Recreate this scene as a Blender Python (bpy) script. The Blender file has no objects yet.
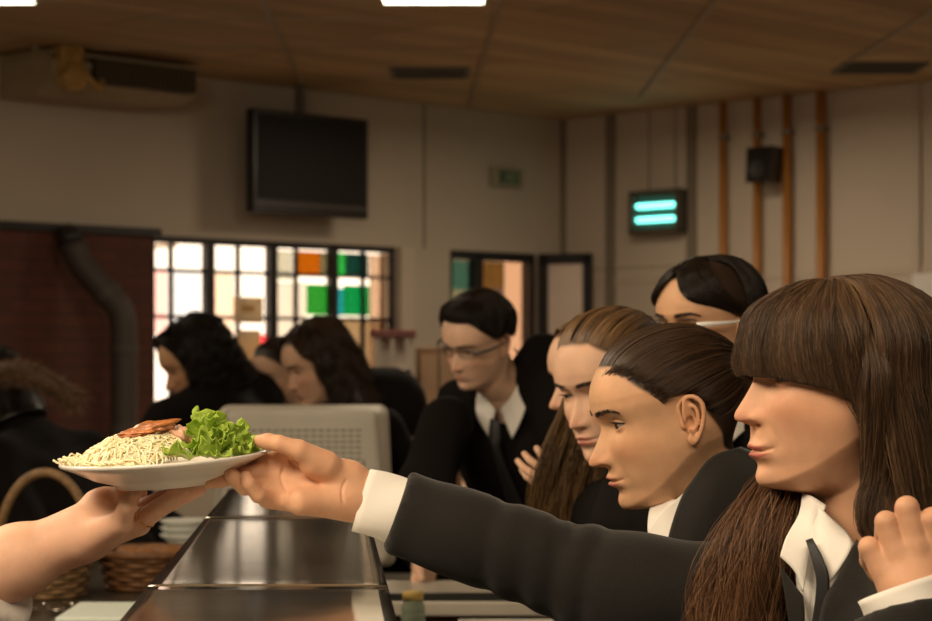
import bpy, bmesh, math, random
import numpy as np
from mathutils import Matrix, Vector

SC = bpy.context.scene
COL = SC.collection
CAMZ = 1.5
F = 2100.0                       # focal length in pixels for a 932 px wide frame

# ---------------------------------------------------------------- camera
cam_data = bpy.data.cameras.new('camera')
cam = bpy.data.objects.new('camera', cam_data)
COL.objects.link(cam)
cam.location = (0, 0, CAMZ)
cam.rotation_euler = (math.pi / 2, 0, 0)
cam_data.sensor_width = 36.0
cam_data.lens = 36.0 * F / 932.0
cam_data.shift_y = 43.5 / 932.0
cam_data.clip_start = 0.05
cam_data.clip_end = 200
cam_data.dof.use_dof = True
cam_data.dof.focus_distance = 2.32
cam_data.dof.aperture_fstop = 9.0
SC.camera = cam

# ---------------------------------------------------------------- view, world, lights
SC.view_settings.view_transform = 'Standard'
SC.view_settings.look = 'None'
SC.view_settings.gamma = 1.0
SC.view_settings.exposure = 0.0
SC.view_settings.use_curve_mapping = False

world = bpy.data.worlds.new('sky')
SC.world = world
world.use_nodes = True
_bg = world.node_tree.nodes['Background']
_bg.inputs['Color'].default_value = (1.0, 0.80, 0.60, 1)
_bg.inputs['Strength'].default_value = 2.8

def area_light(name, loc, size, size_y, power, color, target):
    l = bpy.data.lights.new(name, 'AREA')
    l.shape = 'RECTANGLE'; l.size = size; l.size_y = size_y
    l.energy = power; l.color = color
    o = bpy.data.objects.new(name, l); COL.objects.link(o)
    o.location = loc
    d = Vector(target) - Vector(loc)
    o.rotation_euler = d.to_track_quat('-Z', 'Y').to_euler()
    return o

WARM = (1.0, 0.80, 0.57)
area_light('ceiling_lamp_light', (-1.3, 1.0, 2.95), 1.5, 1.0, 80, WARM, (-0.1, 2.4, 1.3))
area_light('ceiling_lamp_light', (-1.9, 3.6, 2.95), 1.3, 0.7, 42, WARM, (0.1, 2.6, 1.3))
area_light('ceiling_lamp_light', (0.6, 0.4, 2.95), 1.5, 0.9, 30, WARM, (0.2, 2.6, 1.3))
area_light('ceiling_lamp_light', (0.3, 8.6, 3.0), 1.4, 0.6, 44, WARM, (0.3, 8.6, 0))
area_light('ceiling_lamp_light', (-3.2, 7.0, 3.0), 1.4, 0.6, 32, WARM, (-3.2, 7.0, 0))
area_light('ceiling_lamp_light', (3.0, 5.5, 3.0), 1.4, 0.6, 34, WARM, (3.0, 5.5, 0))
area_light('ceiling_lamp_light', (0.9, 12.0, 3.0), 1.0, 0.5, 26, WARM, (0.9, 12.0, 0))
# ---------------------------------------------------------------- helpers
def W(px, py, d):
    """point seen at photo pixel (px, py) standing at distance d in front of the camera plane"""
    return np.array([(px - 466.0) / F * d, d, CAMZ + (354.0 - py) / F * d])

def tag(o, label=None, cat=None, group=None, kind=None):
    if label: o['label'] = label
    if cat: o['category'] = cat
    if group: o['group'] = group
    if kind: o['kind'] = kind
    return o

def empty(name, loc, label=None, cat=None, group=None, rz=0.0):
    o = bpy.data.objects.new(name, None); COL.objects.link(o)
    o.location = loc; o.rotation_euler = (0, 0, rz); o.empty_display_size = 0.05
    return tag(o, label, cat, group)

def root_of(o):
    while o.parent: o = o.parent
    return o

def mesh_obj(name, V, faces, m, parent=None, smooth=True, attrs=None, loc=None, local=False):
    """faces: (n,k) array or list of lists. V in world space unless local=True."""
    V = np.asarray(V, dtype=np.float64)
    if parent is not None and not local:
        mw = Matrix.Translation(root_of(parent).location)
        V = V - np.array(mw.translation)
    me = bpy.data.meshes.new(name)
    if isinstance(faces, np.ndarray) and faces.ndim == 2:
        n, k = faces.shape
        me.vertices.add(len(V)); me.vertices.foreach_set('co', V.astype(np.float32).ravel())
        me.loops.add(n * k); me.loops.foreach_set('vertex_index', faces.astype(np.int32).ravel())
        me.polygons.add(n); me.polygons.foreach_set('loop_start', np.arange(0, n * k, k, dtype=np.int32))
        me.polygons.foreach_set('loop_total', np.full(n, k, dtype=np.int32))
        me.update(calc_edges=True)
    else:
        me.from_pydata([tuple(v) for v in V], [], [tuple(int(i) for i in f) for f in faces])
        me.update()
    me.validate()
    if smooth:
        me.polygons.foreach_set('use_smooth', np.ones(len(me.polygons), dtype=bool))
    if attrs:
        for an, av in attrs.items():
            a = me.attributes.new(an, 'FLOAT', 'POINT')
            a.data.foreach_set('value', np.asarray(av, dtype=np.float32))
    ms = m if isinstance(m, (list, tuple)) else [m]
    for q in ms: me.materials.append(q)
    o = bpy.data.objects.new(name, me); COL.objects.link(o)
    if parent is not None: o.parent = parent
    if loc is not None: o.location = loc
    return o

class MB:
    """collects shapes for ONE mesh object"""
    def __init__(s): s.V = []; s.Fc = []; s.n = 0; s.mi = []
    def add(s, V, Fc, mi=0):
        V = np.asarray(V, float)
        s.V.append(V)
        for f in Fc: s.Fc.append([int(i) + s.n for i in f]); s.mi.append(mi)
        s.n += len(V); return s
    def box(s, lo, hi, M=None, mi=0, bev=0.0):
        bm = bmesh.new(); bmesh.ops.create_cube(bm, size=1)
        lo = Vector(lo); hi = Vector(hi); c = (lo + hi) / 2; d = hi - lo
        for v in bm.verts: v.co = Vector((v.co.x * d.x, v.co.y * d.y, v.co.z * d.z)) + c
        if bev > 0:
            bmesh.ops.bevel(bm, geom=bm.edges[:], offset=bev, segments=2, affect='EDGES', profile=0.5)
        return s._bm(bm, M, mi)
    def _bm(s, bm, M=None, mi=0):
        bm.verts.index_update()
        V = [(M @ v.co) if M is not None else v.co.copy() for v in bm.verts]
        Fc = [[v.index for v in f.verts] for f in bm.faces]
        bm.free()
        return s.add([tuple(v) for v in V], Fc, mi)
    def cyl(s, a, b, r, r2=None, n=16, mi=0, cap=True):
        return s.tube([a, b], [r, r if r2 is None else r2], n, mi, cap)
    def tube(s, pts, r, n=10, mi=0, cap=True):
        V, Fc = tube_mesh(pts, r, n, cap)
        return s.add(V, Fc, mi)
    def lathe(s, prof, n=32, M=None, mi=0):
        V = []; Fc = []
        k = len(prof)
        for i in range(n):
            a = 2 * math.pi * i / n
            for (r, z) in prof: V.append((r * math.cos(a), r * math.sin(a), z))
        for i in range(n):
            j = (i + 1) % n
            for q in range(k - 1):
                Fc.append([i * k + q, j * k + q, j * k + q + 1, i * k + q + 1])
        if M is not None: V = [tuple(M @ Vector(v)) for v in V]
        return s.add(V, Fc, mi)
    def build(s, name, m, parent=None, smooth=False, local=False):
        o = mesh_obj(name, np.concatenate(s.V), s.Fc, m, parent, smooth=smooth, local=local)
        if isinstance(m, (list, tuple)) and len(s.mi) == len(o.data.polygons):
            o.data.polygons.foreach_set('material_index', np.array(s.mi, dtype=np.int32))
        return o

def cr(P, n):
    """Catmull-Rom through control points, n samples"""
    P = np.asarray(P, float)
    k = len(P)
    if k == 2:
        t = np.linspace(0, 1, n)[:, None]; return P[0] * (1 - t) + P[1] * t
    seg = np.r_[0, np.cumsum(np.linalg.norm(np.diff(P, axis=0), axis=1) ** 0.7 + 1e-6)]
    Pe = np.vstack([2 * P[0] - P[1], P, 2 * P[-1] - P[-2]])
    t = np.linspace(0, seg[-1], n)
    i = np.clip(np.searchsorted(seg, t, side='right') - 1, 0, k - 2)
    u = ((t - seg[i]) / (seg[i + 1] - seg[i]))[:, None]
    p0, p1, p2, p3 = Pe[i], Pe[i + 1], Pe[i + 2], Pe[i + 3]
    return 0.5 * ((2 * p1) + (-p0 + p2) * u + (2 * p0 - 5 * p1 + 4 * p2 - p3) * u ** 2 + (-p0 + 3 * p1 - 3 * p2 + p3) * u ** 3)

def frames(P):
    T = np.gradient(P, axis=0); T /= np.linalg.norm(T, axis=1)[:, None] + 1e-12
    ref = np.array([0, 0, 1.0]) if abs(T[0][2]) < 0.9 else np.array([1.0, 0, 0])
    N = np.zeros_like(P); n = np.cross(T[0], ref); n /= np.linalg.norm(n)
    for i in range(len(P)):
        n = n - T[i] * np.dot(n, T[i]); n /= np.linalg.norm(n) + 1e-12
        N[i] = n
    return T, N, np.cross(T, N)

def tube_mesh(pts, r, n=10, cap=True):
    P = np.asarray(pts, float); r = np.broadcast_to(np.asarray(r, float), (len(P),))
    T, N, B = frames(P)
    a = np.linspace(0, 2 * np.pi, n, endpoint=False)
    V = (P[:, None] + r[:, None, None] * (np.cos(a)[None, :, None] * N[:, None] + np.sin(a)[None, :, None] * B[:, None])).reshape(-1, 3)
    Fc = []
    for i in range(len(P) - 1):
        for j in range(n):
            k = (j + 1) % n
            Fc.append([i * n + j, i * n + k, (i + 1) * n + k, (i + 1) * n + j])
    if cap:
        Fc.append(list(range(n))[::-1]); Fc.append([(len(P) - 1) * n + j for j in range(n)])
    return V, Fc

def grid_faces(nu, nv, wrap=False):
    """grid of nu rows x nv columns"""
    i = np.arange(nu - 1)[:, None]; j = np.arange(nv if wrap else nv - 1)[None, :]
    j2 = (j + 1) % nv
    a = i * nv + j; b = i * nv + j2; c = (i + 1) * nv + j2; d = (i + 1) * nv + j
    return np.stack([a, b, c, d], -1).reshape(-1, 4)

def sheet_grid(rows, nu, nv):
    R = np.array([cr(r, nv) for r in rows])
    out = np.zeros((nu, nv, 3))
    for j in range(nv): out[:, j] = cr(R[:, j], nu)
    return out

def solid_sheet(G, th):
    """grid of points -> closed slab of thickness th"""
    nu, nv, _ = G.shape
    du = np.gradient(G, axis=0); dv = np.gradient(G, axis=1)
    N = np.cross(du, dv); N /= np.linalg.norm(N, axis=2)[..., None] + 1e-12
    A = (G + N * th / 2).reshape(-1, 3); B = (G - N * th / 2).reshape(-1, 3)
    f = grid_faces(nu, nv)
    n = nu * nv
    faces = [list(q) for q in f] + [list(q[::-1] + n) for q in f]
    rim = [i for i in range(nv)] + [i * nv + nv - 1 for i in range(1, nu)] + [(nu - 1) * nv + j for j in range(nv - 2, -1, -1)] + [i * nv for i in range(nu - 2, 0, -1)]
    for a, b in zip(rim, rim[1:] + rim[:1]): faces.append([b, a, a + n, b + n])
    return np.vstack([A, B]), faces

def sheet(name, rows, m, parent, th=0.002, nu=16, nv=16, **k):
    V, Fc = solid_sheet(sheet_grid(rows, nu, nv), th)
    return mesh_obj(name, V, Fc, m, parent, **k)

# ---- implicit surfaces --------------------------------------------------
def seg(P, a, b, ra, rb):
    a = np.asarray(a, np.float32); b = np.asarray(b, np.float32)
    ab = b - a; t = np.clip(((P - a) @ ab) / float(ab @ ab + 1e-12), 0, 1)
    return np.linalg.norm(P - (a + t[..., None] * ab), axis=-1) - (ra + (rb - ra) * t)

def ell(P, c, r, M=None):
    q = P - np.asarray(c, np.float32)
    if M is not None: q = q @ np.asarray(M, np.float32)
    r = np.asarray(r, np.float32)
    k0 = np.linalg.norm(q / r, axis=-1); k1 = np.linalg.norm(q / (r * r), axis=-1)
    return k0 * (k0 - 1) / (k1 + 1e-9)

def smin(a, b, k):
    h = np.maximum(k - np.abs(a - b), 0) / k
    return np.minimum(a, b) - h * h * k * 0.25

def smax(a, b, k): return -smin(-a, -b, k)

def surface_net(f, lo, hi, h):
    lo = np.asarray(lo, float); hi = np.asarray(hi, float)
    n = np.ceil((hi - lo) / h).astype(int) + 1
    xs = [(lo[i] + h * np.arange(n[i])).astype(np.float32) for i in range(3)]
    D = np.empty(n, np.float32)
    step = max(1, int(600000 // (n[1] * n[2])))
    for i in range(0, n[0], step):
        X, Y, Z = np.meshgrid(xs[0][i:i + step], xs[1], xs[2], indexing='ij')
        D[i:i + step] = f(np.stack([X, Y, Z], -1))
    D[0] = np.maximum(D[0], 1e-4); D[-1] = np.maximum(D[-1], 1e-4)
    D[:, 0] = np.maximum(D[:, 0], 1e-4); D[:, -1] = np.maximum(D[:, -1], 1e-4)
    D[:, :, 0] = np.maximum(D[:, :, 0], 1e-4); D[:, :, -1] = np.maximum(D[:, :, -1], 1e-4)
    S = D < 0
    c = n - 1
    acc = np.zeros(tuple(c) + (3,), np.float32); cnt = np.zeros(tuple(c), np.float32)
    corners = [(a, b, e) for a in (0, 1) for b in (0, 1) for e in (0, 1)]
    def sl(o): return tuple(slice(o[i], o[i] + c[i]) for i in range(3))
    for p in corners:
        for ax in range(3):
            if p[ax]: continue
            q = list(p); q[ax] = 1; q = tuple(q)
            d0 = D[sl(p)]; d1 = D[sl(q)]
            m = (S[sl(p)] != S[sl(q)])
            t = np.where(m, d0 / np.where(m, d0 - d1, 1), 0)
            for k in range(3):
                acc[..., k] += np.where(m, p[k] + (t if k == ax else 0), 0)
            cnt += m
    act = cnt > 0
    idx = -np.ones(tuple(c), np.int64); idx[act] = np.arange(act.sum())
    ij = np.argwhere(act)
    V = lo + h * (ij + acc[act] / cnt[act][:, None])
    Fs = []
    for ax in range(3):
        o1, o2 = (ax + 1) % 3, (ax + 2) % 3
        a = [slice(0, n[i]) for i in range(3)]; a[ax] = slice(0, n[ax] - 1)
        b = list(a); b[ax] = slice(1, n[ax])
        s0 = S[tuple(a)]; s1 = S[tuple(b)]
        e = np.argwhere(s0 != s1)
        e = e[(e[:, o1] > 0) & (e[:, o2] > 0) & (e[:, o1] < c[o1]) & (e[:, o2] < c[o2])]
        def gi(d1, d2):
            q = e.copy(); q[:, o1] -= d1; q[:, o2] -= d2
            return idx[q[:, 0], q[:, 1], q[:, 2]]
        Q = np.stack([gi(1, 1), gi(0, 1), gi(0, 0), gi(1, 0)], -1)
        fl = s0[e[:, 0], e[:, 1], e[:, 2]]
        Q[~fl] = Q[~fl][:, ::-1]
        Fs.append(Q)
    Fc = np.vstack(Fs)
    Fc = Fc[(Fc >= 0).all(1)]
    return V, Fc

def smooth_mesh(V, Fc, it=2, lam=0.5):
    e = np.vstack([Fc[:, [0, 1]], Fc[:, [1, 2]], Fc[:, [2, 3]], Fc[:, [3, 0]]])
    deg = np.bincount(e.ravel(), minlength=len(V)).astype(float)
    for _ in range(it):
        S = np.zeros_like(V)
        for k in range(3):
            S[:, k] = np.bincount(e[:, 0], weights=V[e[:, 1], k], minlength=len(V)) + np.bincount(e[:, 1], weights=V[e[:, 0], k], minlength=len(V))
        V = V * (1 - lam) + lam * S / np.maximum(deg, 1)[:, None]
    return V

def join_meshes(parts):
    """[(V,F(n,4))...] -> one V,F"""
    Vs, Fs, n = [], [], 0
    for V, Fc in parts:
        Vs.append(np.asarray(V)); Fs.append(np.asarray(Fc) + n); n += len(V)
    return np.vstack(Vs), np.vstack(Fs)

# ---- materials ----------------------------------------------------------
def mat(name, col, rough=0.6, metal=0.0, noise=0.0, nscale=30.0, bump=0.0, bscale=None, spec=0.5, sheen=0.0, coat=0.0, col2=None, ndetail=4.0, emit=None, estr=0.0, trans=0.0, stretch=None, sss=0.0, dist=0.002, aniso=0.0, alpha=1.0):
    m = bpy.data.materials.new(name); m.use_nodes = True
    nt = m.node_tree; N = nt.nodes; L = nt.links
    b = N['Principled BSDF']
    b.inputs['Base Color'].default_value = (*col, 1); b.inputs['Roughness'].default_value = rough
    b.inputs['Metallic'].default_value = metal; b.inputs['Specular IOR Level'].default_value = spec
    b.inputs['Sheen Weight'].default_value = sheen; b.inputs['Coat Weight'].default_value = coat
    b.inputs['Transmission Weight'].default_value = trans
    b.inputs['Anisotropic'].default_value = aniso
    b.inputs['Alpha'].default_value = alpha
    if sss:
        b.inputs['Subsurface Weight'].default_value = sss
        b.inputs['Subsurface Radius'].default_value = (1.0, 0.35, 0.18); b.inputs['Subsurface Scale'].default_value = 0.006
    if emit: b.inputs['Emission Color'].default_value = (*emit, 1); b.inputs['Emission Strength'].default_value = estr
    if noise or bump:
        tc = N.new('ShaderNodeTexCoord'); mp = N.new('ShaderNodeMapping')
        L.new(tc.outputs['Object'], mp.inputs['Vector'])
        if stretch: mp.inputs['Scale'].default_value = stretch
    if noise:
        nz = N.new('ShaderNodeTexNoise'); nz.inputs['Scale'].default_value = nscale; nz.inputs['Detail'].default_value = ndetail
        L.new(mp.outputs[0], nz.inputs['Vector'])
        r = N.new('ShaderNodeValToRGB')
        c2 = col2 if col2 else tuple(c * (1 - noise) for c in col)
        c1 = col if col2 else tuple(min(1, c * (1 + noise)) for c in col)
        r.color_ramp.elements[0].position = 0.3; r.color_ramp.elements[1].position = 0.7
        r.color_ramp.elements[0].color = (*c2, 1); r.color_ramp.elements[1].color = (*c1, 1)
        L.new(nz.outputs['Fac'], r.inputs['Fac']); L.new(r.outputs['Color'], b.inputs['Base Color'])
    if bump:
        n2 = N.new('ShaderNodeTexNoise'); n2.inputs['Scale'].default_value = bscale or nscale; n2.inputs['Detail'].default_value = 5
        L.new(mp.outputs[0], n2.inputs['Vector'])
        bp = N.new('ShaderNodeBump'); bp.inputs['Strength'].default_value = bump; bp.inputs['Distance'].default_value = dist
        L.new(n2.outputs['Fac'], bp.inputs['Height']); L.new(bp.outputs[0], b.inputs['Normal'])
    return m

def skin_mat(name, col, lip, hair, brow=None):
    m = mat(name, col, rough=0.52, noise=0.09, nscale=28, bump=0.25, bscale=380, sss=0.22, dist=0.0008, spec=0.3)
    nt = m.node_tree; N = nt.nodes; L = nt.links; b = N['Principled BSDF']
    src = b.inputs['Base Color'].links[0].from_socket
    for an, c, f in (('blush', (col[0] * 1.0, col[1] * 0.72, col[2] * 0.66), 0.8), ('lip', lip, 1.0), ('brow', brow or hair, 0.9), ('scalp', hair, 1.0)):
        at = N.new('ShaderNodeAttribute'); at.attribute_name = an
        mx = N.new('ShaderNodeMix'); mx.data_type = 'RGBA'
        mu = N.new('ShaderNodeMath'); mu.operation = 'MULTIPLY'; mu.inputs[1].default_value = f; mu.use_clamp = True
        L.new(at.outputs['Fac'], mu.inputs[0]); L.new(mu.outputs[0], mx.inputs['Factor'])
        L.new(src, mx.inputs['A']); mx.inputs['B'].default_value = (*c, 1)
        src = mx.outputs['Result']
    L.new(src, b.inputs['Base Color'])
    return m

def hair_mat(name, c1, c2, rough=0.48):
    m = bpy.data.materials.new(name); m.use_nodes = True
    nt = m.node_tree; N = nt.nodes; L = nt.links; b = N['Principled BSDF']
    at = N.new('ShaderNodeAttribute'); at.attribute_name = 'rnd'
    r = N.new('ShaderNodeValToRGB'); r.color_ramp.elements[0].color = (*c1, 1); r.color_ramp.elements[1].color = (*c2, 1)
    L.new(at.outputs['Fac'], r.inputs['Fac']); L.new(r.outputs['Color'], b.inputs['Base Color'])
    b.inputs['Roughness'].default_value = rough; b.inputs['Specular IOR Level'].default_value = 0.35
    return m
# ---------------------------------------------------------------- head and hair
def sstep(x, a, b):
    t = np.clip((x - a) / (b - a), 0, 1); return t * t * (3 - 2 * t)
def gs(x, s): return np.exp(-0.5 * (x / s) ** 2)
def tab(z, zs, vs):
    o = np.argsort(zs); zs = np.array(zs, float)[o]; vs = np.array(vs, float)[o]
    zz = np.arange(-215, 125, 1.0); vv = np.interp(zz, zs, vs)
    k = gs(np.arange(-9, 10), 3.0); k /= k.sum()
    vv = np.convolve(np.pad(vv, 9, mode='edge'), k, mode='valid')
    return np.interp(z, zz, vv)

def ear_mesh(side, h=1.2):
    """ear in head millimetres; side +1 is the left ear"""
    C = np.array([(6, -6), (9, 6), (8, 16), (0, 23), (-10, 23), (-17, 15), (-18, 4), (-14, -10), (-8, -22), (-2, -30)], float)
    c = cr(C, 22)
    def off(x): return 3 + np.clip((8 - x) / 26, 0, 1.2) * 14       # stands out more towards the back
    helix = np.array([(p[0], off(p[0]), p[1]) for p in c])
    anti = np.array([(p[0], off(p[0]) - 1.5, p[1]) for p in cr([(0, 12), (-8, 12), (-11, 4), (-9, -8), (-4, -15), (2, -17)], 14)])
    def f(P):
        d = np.full(P.shape[:-1], 99.0, np.float32)
        for a, b in zip(helix[:-1], helix[1:]): d = smin(d, seg(P, a, b, 2.7, 2.7), 1.5)
        g = np.full(P.shape[:-1], 99.0, np.float32)
        for a, b in zip(anti[:-1], anti[1:]): g = smin(g, seg(P, a, b, 2.2, 2.2), 1.5)
        ang = math.radians(-28)
        R = np.array([[math.cos(ang), -math.sin(ang), 0], [math.sin(ang), math.cos(ang), 0], [0, 0, 1]])
        plate = ell(P, (-5, 6.5, 1), (15, 2.6, 26), R.T)
        lobe = ell(P, (1, 5, -28), (7, 3.6, 8))
        trag = ell(P, (7, 4, -8), (4, 4, 6))
        root = ell(P, (2, -3, -4), (12, 7, 20))
        d = smin(smin(d, plate, 2.5), g, 2.5); d = smin(smin(d, lobe, 4), trag, 3)
        d = smin(d, root, 4)
        return smax(d, -ell(P, (1, 9, -7), (6.5, 6, 8)), 2.5)
    V, Fc = surface_net(f, (-26, -12, -42), (20, 28, 32), h)
    V = smooth_mesh(V, Fc, 1)
    V[:, 1] = (V[:, 1] + 68.5) * side
    V[:, 2] -= 9
    V[:, 0] -= 4
    if side < 0: Fc = Fc[:, ::-1]
    return V, Fc

def head_shape(nz=230, nt=260, sex='f', eye_open=1.0, jaw=1.0, look=0.0, nose=1.0, hairline=None, lips=1.0, nosew=1.0, ears=True, fat=1.0, chin=0.0, smile=0.0, crown=1.0, ndz=0.0, mdz=0.0):
    """returns V (mm, head frame: +x face, +y left, +z up, origin between the ears at eye level), faces, attrs, weight of head rotation"""
    male = sex == 'm'
    zt = np.linspace(0, 1, nz)
    # rows from the base of the neck up to the crown, rounded at the crown
    zz = np.where(zt < 0.80, -210 + (210 + 45) * (zt / 0.80), 0)
    ph = np.clip((zt - 0.80) / 0.20, 0, 1) * (math.pi / 2)
    zz = np.where(zt < 0.80, zz, 25 + 80 * np.sin(np.maximum(ph * (1 - 0.1609) + 0.2527, 0.2527)))
    ph2 = np.linspace(math.asin(20 / 80), math.pi / 2, (zt >= 0.80).sum())
    zz[zt >= 0.80] = 25 + 80 * np.sin(ph2)
    tt = np.linspace(-1, 1, nt, endpoint=False)
    th = np.pi * (0.55 * tt + 0.45 * tt ** 3)      # denser in front
    Z, T = np.meshgrid(zz, th, indexing='ij')
    zs = [35, 20, 10, 0, -10, -20, -30, -40, -50, -60, -70, -80, -90, -100, -108, -114, -120, -150, -210]
    Fr = tab(Z, zs, [94, 94.5, 91, 86.5, 86, 87, 88, 89, 90, 90, 89, 87, 87, 86.5, 83, 77, 66, 52, 50])
    Bk = tab(Z, zs, [-97, -98, -98, -97, -95, -90, -83, -76, -70, -66, -64, -63, -63, -63, -63, -63, -63, -63, -63])
    Wd = tab(Z, zs, [76, 75, 73, 71, 70, 69.5, 69, 67.5, 65, 62.5, 60, 57, 54.5, 52, 50, 48, 46, 44, 44])
    Wd = Wd * (1 + (fat - 1) * sstep(-Z, 10, 50))
    k = np.sqrt(np.clip(1 - ((Z - 25) / 80) ** 2, 0, 1)); kk = np.where(Z > 35, k / 0.9922, 1)
    Fr = np.where(Z > 35, (94 + 3) * kk ** 0.92 - 3, Fr); Bk = np.where(Z > 35, -(97 - 3) * kk - 3, Bk); Wd = Wd * kk
    nf = tab(Z, [110, 40, 20, 0, -30, -50, -70, -85, -100, -115], [2.0, 2.25, 2.35, 2.3, 2.2, 2.1, 1.95, 1.8, 1.72, 1.7])
    xc = tab(Z, [110, 30, 0, -40, -80, -110], [-3, -3, 0, 4, 8, 10])
    c, s = np.cos(T), np.sin(T)
    front = c > 0
    e = np.where(front, 2 / nf, 2 / 2.15)
    X = np.where(front, xc + (Fr - xc) * np.abs(c) ** e, xc - (xc - Bk) * np.abs(c) ** e)
    Y = Wd * np.sign(s) * np.abs(s) ** e
    # neck cross-section below the jaw line
    nw = 47 if not male else 57
    nX = np.interp(Z, [-210, -150, -110, -60], [12, 24, 28, 30]) ; nB = np.interp(Z, [-210, -150, -110, -60, -20], [-84, -72, -66, -66, -80])
    nh = np.interp(Z, [-210, -180, -140, -100, -60], [nw + 14, nw + 2, nw - 1, nw, nw + 3])
    if male: nX = nX + 7
    nc = (nX + nB) / 2; na = (nX - nB) / 2
    NX = nc + na * np.sign(c) * np.abs(c) ** 0.95; NY = nh * np.sign(s) * np.abs(s) ** 0.95
    jl = np.interp(X, [-70, -20, 5, 25, 55, 84], [-54, -58, -67, -81, -102, -117])     # jaw line height
    m = sstep(Z - jl, -15, 14)
    m = np.maximum(m, sstep(Z, -62, -44))
    X = X * m + NX * (1 - m); Y = Y * m + NY * (1 - m)
    fm = sstep(c, 0.0, 0.25) * m
    ay = np.abs(Y)
    D = np.zeros_like(Z)
    # nose
    nzs = [16, 8, 2, -5, -12, -20, -28, -34, -39, -43, -46, -49, -53]
    zz_ = np.arange(-70, 40, 0.5)
    def t2(vals, sm=2.0):
        v = np.interp(zz_, nzs[::-1], vals[::-1]); kq = gs(np.arange(-8, 9) * 0.5, sm / 2); kq /= kq.sum()
        v = np.convolve(np.pad(v, 8, mode='edge'), kq, mode='valid'); return np.interp(Z - ndz, zz_, v)
    Nh = t2([0, 0.8, 1.8, 4.6, 8.6, 13.2, 18.2, 22.2, 23.6, 21.5, 13.5, 4.5, 0], 1.3) * nose
    Nw = t2([8, 6.5, 6, 6.5, 7.2, 8.6, 10, 10.5, 10.3, 10, 9.5, 9, 8]) * nosew * (1.12 if male else 1)
    D += Nh * np.exp(-np.abs(Y / Nw) ** 2.1)
    D += 7.5 * gs(ay - 13.5 * nosew, 3.6) * gs(Z - ndz + 41, 4.6)
    D += -8 * gs(ay - 7.0 * nosew, 3.0) * gs(Z - ndz + 47.5, 1.8)
    # brow, sockets, cheeks
    D += (3.6 if male else 1.9) * gs(ay - 22, 15) * gs(Z - 17, 6)
    D += -8.5 * gs(ay - 31, 13) * gs(Z - 1, 10) - 4.5 * gs(ay - 15, 5.5) * gs(Z - 2, 8)
    D += 4.8 * gs(ay - 40, 15) * gs(Z + 27, 12)
    D += -2.2 * gs(ay - 46, 10) * gs(Z + 60, 14)
    # mouth
    hw = 24.0
    tp = np.clip(1 - (ay / hw) ** 2, 0, 1)
    zc = -66.5 + mdz + 0.8 * gs(ay, 5) - 1.0 * gs(ay - 12, 6) + smile * (ay / hw) ** 2 * 3.0
    D += 4.6 * gs(Y, 21) * gs(Z - mdz + 66, 14)
    D += (3.6 * lips) * tp * gs(Z - (zc + 4.4), 2.9)
    D += (4.2 * lips) * tp * gs(Z - (zc - 4.9), 3.3)
    D += -5.2 * np.sqrt(tp) * gs(Z - zc, 1.15)
    D += -2.5 * gs(ay - hw - 1, 4) * gs(Z - zc, 5)
    D += -1.0 * gs(Y, 2.6) * gs(Z + 55, 4)
    D += -3.4 * gs(Y, 17) * gs(Z - mdz + 82, 5)
    D += (4.6 + chin) * gs(Y, 15) * gs(Z + 98, 9.5)
    D += -1.6 * gs(ay - 26 - 0.25 * (-48 - Z), 3.5) * gs(Z + 55, 10)
    X = X + D * fm
    # eyelids over the eyeballs
    ecx, ecy, ecz, er = 65.5, 31.0, 0.0, 12.0
    dy, dz = ay - ecy, Z - ecz
    # in the eye region the grid height may sink to the ball, opening = almond
    xs = ecx + np.sqrt(np.clip(13.3 ** 2 - dy ** 2 - dz ** 2, 0, None)) - 40 * np.clip(dy ** 2 + dz ** 2 - 13.3 ** 2, 0, 30) / 30
    u = dy / 14.0
    zu = (5.4 * eye_open - 1.0) * np.clip(1 - np.abs(u) ** 2.2, 0, None) + 0.5 * u + 0.4
    zl = -4.3 * np.clip(1 - np.abs(u) ** 2.0, 0, None) * (0.55 + 0.45 * eye_open) + 0.5 * u + 0.2
    lid = smin(-X, -xs, 3.0) * -1
    X = np.where(fm > 0.5, np.where((dy ** 2 + dz ** 2) < 260, lid, X), X)
    X += fm * (-1.7 * gs(dz - zu - 4.2 - 1.5 * (1 - eye_open), 1.1) * np.clip(1 - (u * 0.85) ** 2, 0, 1) + 0.9 * gs(dz - zu - 0.8, 0.9) * np.clip(1 - u ** 2, 0, 1) + 0.5 * gs(dz - zl + 0.9, 1.0) * np.clip(1 - u ** 2, 0, 1))
    inside = sstep(np.minimum(zu - dz, dz - zl), -0.35, 0.35) * (np.abs(u) < 1) * fm
    X = X - inside * 3.6
    V = np.stack([X, Y, Z], -1).reshape(-1, 3)
    Fc = grid_faces(nz, nt, True)
    lipm = (tp > 0) * np.maximum(sstep(3.1 - np.abs(Z - (zc + 3.6)) + 3.8 * (tp - 1) , 0, 1.2), sstep(3.8 - np.abs(Z - (zc - 4.2)) + 4.0 * (tp - 1), 0, 1.4)) * fm
    bz = 18.0 + 3.5 * gs(ay - 34, 11) - 0.06 * np.clip(ay - 40, 0, 30) ** 1.5
    browm = sstep(3.0 - np.abs(Z - bz) - 0.05 * np.clip(ay - 22, 0, 50), 0, 2.0) * sstep(ay, 9, 15) * (1 - sstep(ay, 46, 54)) * fm
    blush = (gs(ay - 42, 14) * gs(Z + 32, 13) * 0.5 + 0.6 * gs(Y, 10) * gs(Z + 38, 7)) * fm + 0.7 * (Z < -60) * 0
    az = np.degrees(np.arctan2(np.abs(Y), X)); hz = np.interp(az, *(hairline or ([0, 25, 45, 60, 75, 92, 110, 135, 180], [78, 76, 58, 37, 17, 22, -2, -60, -92])))
    sc = sstep(Z - hz, -3, 4)
    w = np.maximum(sstep(Z, -165, -100), m)
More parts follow.
